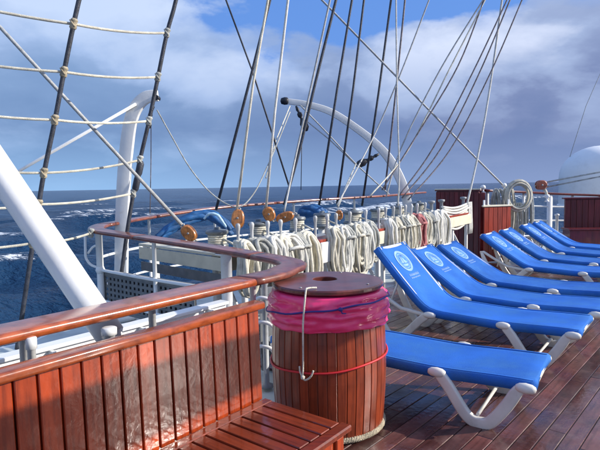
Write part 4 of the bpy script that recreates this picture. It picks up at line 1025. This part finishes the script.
# locker behind the end of the pin rail
A = at(436, 190, 10.9); B_ = at(479, 190, 10.2); wd = Vector((B_.x-A.x, B_.y-A.y, 0)); dd_ = Vector((.5, .87, 0))
planked_box('deck_locker', 'tall dark maroon locker with a pale top edge behind the end of the pin rail', 'locker', (A.x, A.y, 0), wd, wd.length, dd_, .75, 1.345, 'maroon_wood', 9)
m = MB(); m.obox(Vector((0, 0, 0)), wd.normalized(), wd.normalized().cross(Z), Z, wd.length/2+.03, .02, .012, .004); o = m.build('trim_strip', 'cream_paint'); o.location = (A+B_)/2+Vector((0, -.02, 0)); o.location.z = 1.379
o.parent = None
lk = bpy.data.objects['deck_locker']; o.location = Vector(o.location)-lk.location; o.parent = lk
m = MB(); m.obox((wd.x+.045, wd.y-.02, .655), (1, 0, 0), (0, 1, 0), Z, .05, .06, .655, .008); m.build('corner_post', 'maroon_wood', lk)
# red panel bench
A = at(484, 205, 9.75); B_ = at(511, 202, 9.95); wd = Vector((B_.x-A.x, B_.y-A.y, 0))
rb = planked_box('panel_bench', 'bright red-brown boarded bench back right of the maroon locker', 'bench', (A.x, A.y, 0), wd, wd.length, (.1, 1, 0), .07, 1.05, 'red_wood', 6, 'cream_paint')
sx = wd.normalized(); sy = Z.cross(sx)
m = MB(); m.obox(sx*(wd.length/2)-sy*.22+Z*.42, sx, sy, Z, wd.length/2, .21, .018, .005); m.build('seat', 'red_wood', rb)
for s in (.05, wd.length-.05):
    m = MB(); m.obox(sx*s-sy*.38+Z*.2, sx, sy, Z, .025, .025, .2, .004); m.build('leg', 'red_wood', rb)
for s in (.03, wd.length-.03):
    m = MB(); m.obox(sx*s+Z*1.12+sy*.035, sx, sy, Z, .014, .014, .055); m.build('back_post', 'white_paint', rb)
# maroon bench at right by the dome
A = at(565, 199, 10.6); B_ = A+Vector((1.9, -.25, 0)); wd = Vector((B_.x-A.x, B_.y-A.y, 0)); sx = wd.normalized(); sy = Z.cross(sx)
rb = planked_box('panel_bench', 'dark maroon boarded bench with a box seat in front of the white dome', 'bench', (A.x, A.y, 0), wd, wd.length, (.1, 1, 0), .08, A.z, 'maroon_wood', 17)
m = MB(); m.obox(sx*(wd.length/2-.04)-sy*.23+Z*.55, sx, sy, Z, wd.length/2+.03, .22, .016, .006); m.build('seat', 'maroon_wood', rb)
m = MB(); m.obox(sx*(wd.length/2-.04)-sy*.24+Z*.265, sx, sy, Z, wd.length/2+.01, .195, .265, .004); m.build('seat_box', 'maroon_wood', rb)

# unseen spar and post, added to cast the shadow band on the bench
def shade_boom():
    a0, a1, bb, zc_, r = -4.0, 4.62, 1.25, 2.405, .140
    org = ab(a0, bb, 0)
    root = empty('shade_boom_rig', 'unseen varnished spar on a cream post, added to shade the bench', 'shade_mast', org)
    m = MB(); m.lathe((0, 0, 0), [(.24, 0), (.24, .1), (.20, .15), (.19, 6), (.15, 14)], 24); m.build('shade_mast', 'cream_paint', root)
    m = MB(); m.lathe(D*.2+Z*zc_, [(r*.8, 0), (r, 2), (r, 7.5), (r*.8, a1-a0-.1)], 20, axis=D); m.build('shade_boom', 'rail_varnish', root)
    for k in range(9):
        c = D*(.7+k*.95)+Z*zc_; b = MB(); b.tube([c+N*(r*1.06*math.cos(t))+Z*(r*1.06*math.sin(t)) for t in [2*math.pi*q/24 for q in range(24)]], .012, 6, closed=True); b.build('gasket', 'rope_grey', root)
shade_boom()

# ================================================================== END RAIL AND DOME
def end_rail():
    P = [at(484, 190.5, 10.6), at(520, 192, 11.0), at(560, 194, 11.2), at(600, 195.5, 11.3), at(680, 199, 11.2)]
    org = Vector((P[0].x, P[0].y, 0)); root = empty('end_railing', 'white pipe railing with dark wooden cap closing the deck at the right', 'railing', org)
    m = MB(); m.sweep(rel(spline(P, 6), org), rrect(.14, .05, .018, 3)); m.build('cap_rail', 'maroon_wood', root)
    for f in (.76, .52, .26):
        m = MB(); m.tube(rel([Vector((p.x, p.y, p.z*f+.02)) for p in spline(P, 4)], org), .017); m.build('pipe_rail', 'white_paint', root)
    for u, r in ((488, .03), (524, .028), (549, .055), (572, .028), (600, .03), (640, .03)):
        q = min(spline(P, 20), key=lambda p: abs(proj(p)[0]-u))-org
        m = MB(); m.lathe((q.x, q.y, 0), [(r*1.6, 0), (r*1.6, .015), (r, .02), (r, q.z-.025)], 12); m.build('stanchion', 'white_paint', root)
    m = MB(); q = at(557, 215, 10.9)-org; m.lathe((q.x, q.y, 0), [(.04, 0), (.03, .02), (.028, q.z-.02), (.045, q.z-.015), (.045, q.z+.02), (0, q.z+.03)], 12); m.build('stanchion', 'white_paint', root)
end_rail()
def radome():
    c = at(600, 177, 14.3); r = 37/FOC*14.3
    root = empty('satellite_dome', 'large white satellite dome rising behind the maroon bench at the right edge', 'radome', (c.x, c.y, 0))
    prof = [(r*.98, c.z-r*.74), (r, c.z-r*.68), (r, c.z), (r*1.001, c.z+.01), (r*.999, c.z+.02)]+[(r*math.cos(rad(a)), c.z+.02+r*.82*math.sin(rad(a))) for a in range(8, 90, 8)]+[(0, c.z+.02+r*.82)]
    m = MB(); m.lathe((0, 0, 0), prof, 48); m.build('dome_shell', 'radome_white', root)
    m = MB(); m.lathe((0, 0, 0), [(r*.93, c.z-r*.80), (r*1.03, c.z-r*.79), (r*1.03, c.z-r*.73), (r*.9, c.z-r*.72)], 40); m.build('flange', 'white_paint', root)
    m = MB(); m.lathe((0, 0, -5), [(r*.6, 0), (r*.6, 5+c.z-r*.79)], 24); m.build('pedestal', 'white_paint', root)
radome()
# hanks on the end rail
def end_coils():
    c = at(517, 196, 10.12); r = 13/FOC*10.12; b = MB()
    for i in range(7):
        rr = r*(1-.09*(i % 4)); yy = -.02*i
        b.tube([(rr*math.cos(a)*(.92+.02*i), yy, rr*1.18*math.sin(a)+.01*(i % 3)) for a in [2*math.pi*j/24 for j in range(24)]], .019, 6, closed=True)
    o = b.build('rope_coil', 'rope_cream'); o.location = c; tag(o, 'round rope coil hung on the end rail left of the red-brown block', 'rope coil')
    def hank(u, v0, v1, wpx, n, mt, lab):
        p = at(u, v0, 10.35); b = MB(); H_ = (v1-v0)/FOC*10.35; w = wpx/FOC*10.35
        for i in range(n):
            ww = w*rc.uniform(.3, .5); dx = rc.uniform(-.3, .3)*w; h = H_*rc.uniform(.8, 1); yy = rc.uniform(-.1, .02)
            b.tube([(dx+ww*math.sin(a)*(.6+.4*(1-math.cos(a))/2), yy, -h*(1-math.cos(a))/2) for a in [2*math.pi*j/16 for j in range(16)]], .016, 6, closed=True)
        o = b.build('rope_hank', mt); o.location = p; tag(o, lab, 'rope hank')
    hank(497, 189, 226, 11, 7, 'rope_grey', 'greyish rope hank behind the top corner of the red-brown boarded bench')
    hank(507, 188, 238, 12, 7, 'rope_cream', 'long cream rope hank left of the round coil on the end rail')
    hank(517, 203, 242, 12, 8, 'rope_cream', 'long cream rope hank hanging below the round coil')
    hank(529, 192, 232, 9, 6, 'rope_grey', 'narrow greyish rope hank right of the round coil')
    for u, v, lab in ((504, 188, 'white rounded fitting on the end rail above the long cream hank'), (483, 190, 'small white lamp-like fitting at the right end of the maroon locker'), (547, 199, 'white rope cleat on the rail post below the red-brown block')):
        p = at(u, v, 10.4); m = MB(); m.lathe((0, 0, -.06), [(.04, 0), (.045, .02), (.02, .04), (.02, .08), (.045, .09), (.055, .11), (.04, .15), (0, .16)], 12); o = m.build('rail_fitting', 'white_paint'); o.location = p; tag(o, lab, 'fitting')
end_coils()
wblock(at(541, 185, 10.3), (1, 0, .1), .21, .19, .12, 'red-brown wooden block at the end rail where two lines lead off to the right', 'block_red')
line('block_strop', 'short pale strop tying the red-brown block down to the rail post', [(543, 187, 10.28), (546, 192, 10.4), (548, 200, 10.7)], 3.5, 'rope_cream', ext=False)
line('mooring_line', 'upper of two grey lines leading across the dome from the red-brown block', [(640, 165, 9.9), (600, 172, 10.0), (547, 182, 10.3)], 1.9, 'rope_grey', ext=True)
line('mooring_line', 'lower of two grey lines leading across the dome from the red-brown block', [(640, 169, 9.9), (600, 176.5, 10.0), (547, 187, 10.3)], 1.7, 'rope_grey', ext=True)
for _o in list(bpy.data.objects):
    if _o.name.startswith('teak_deck'):
        for _k in ('label', 'category'):
            if _k in _o: del _o[_k]
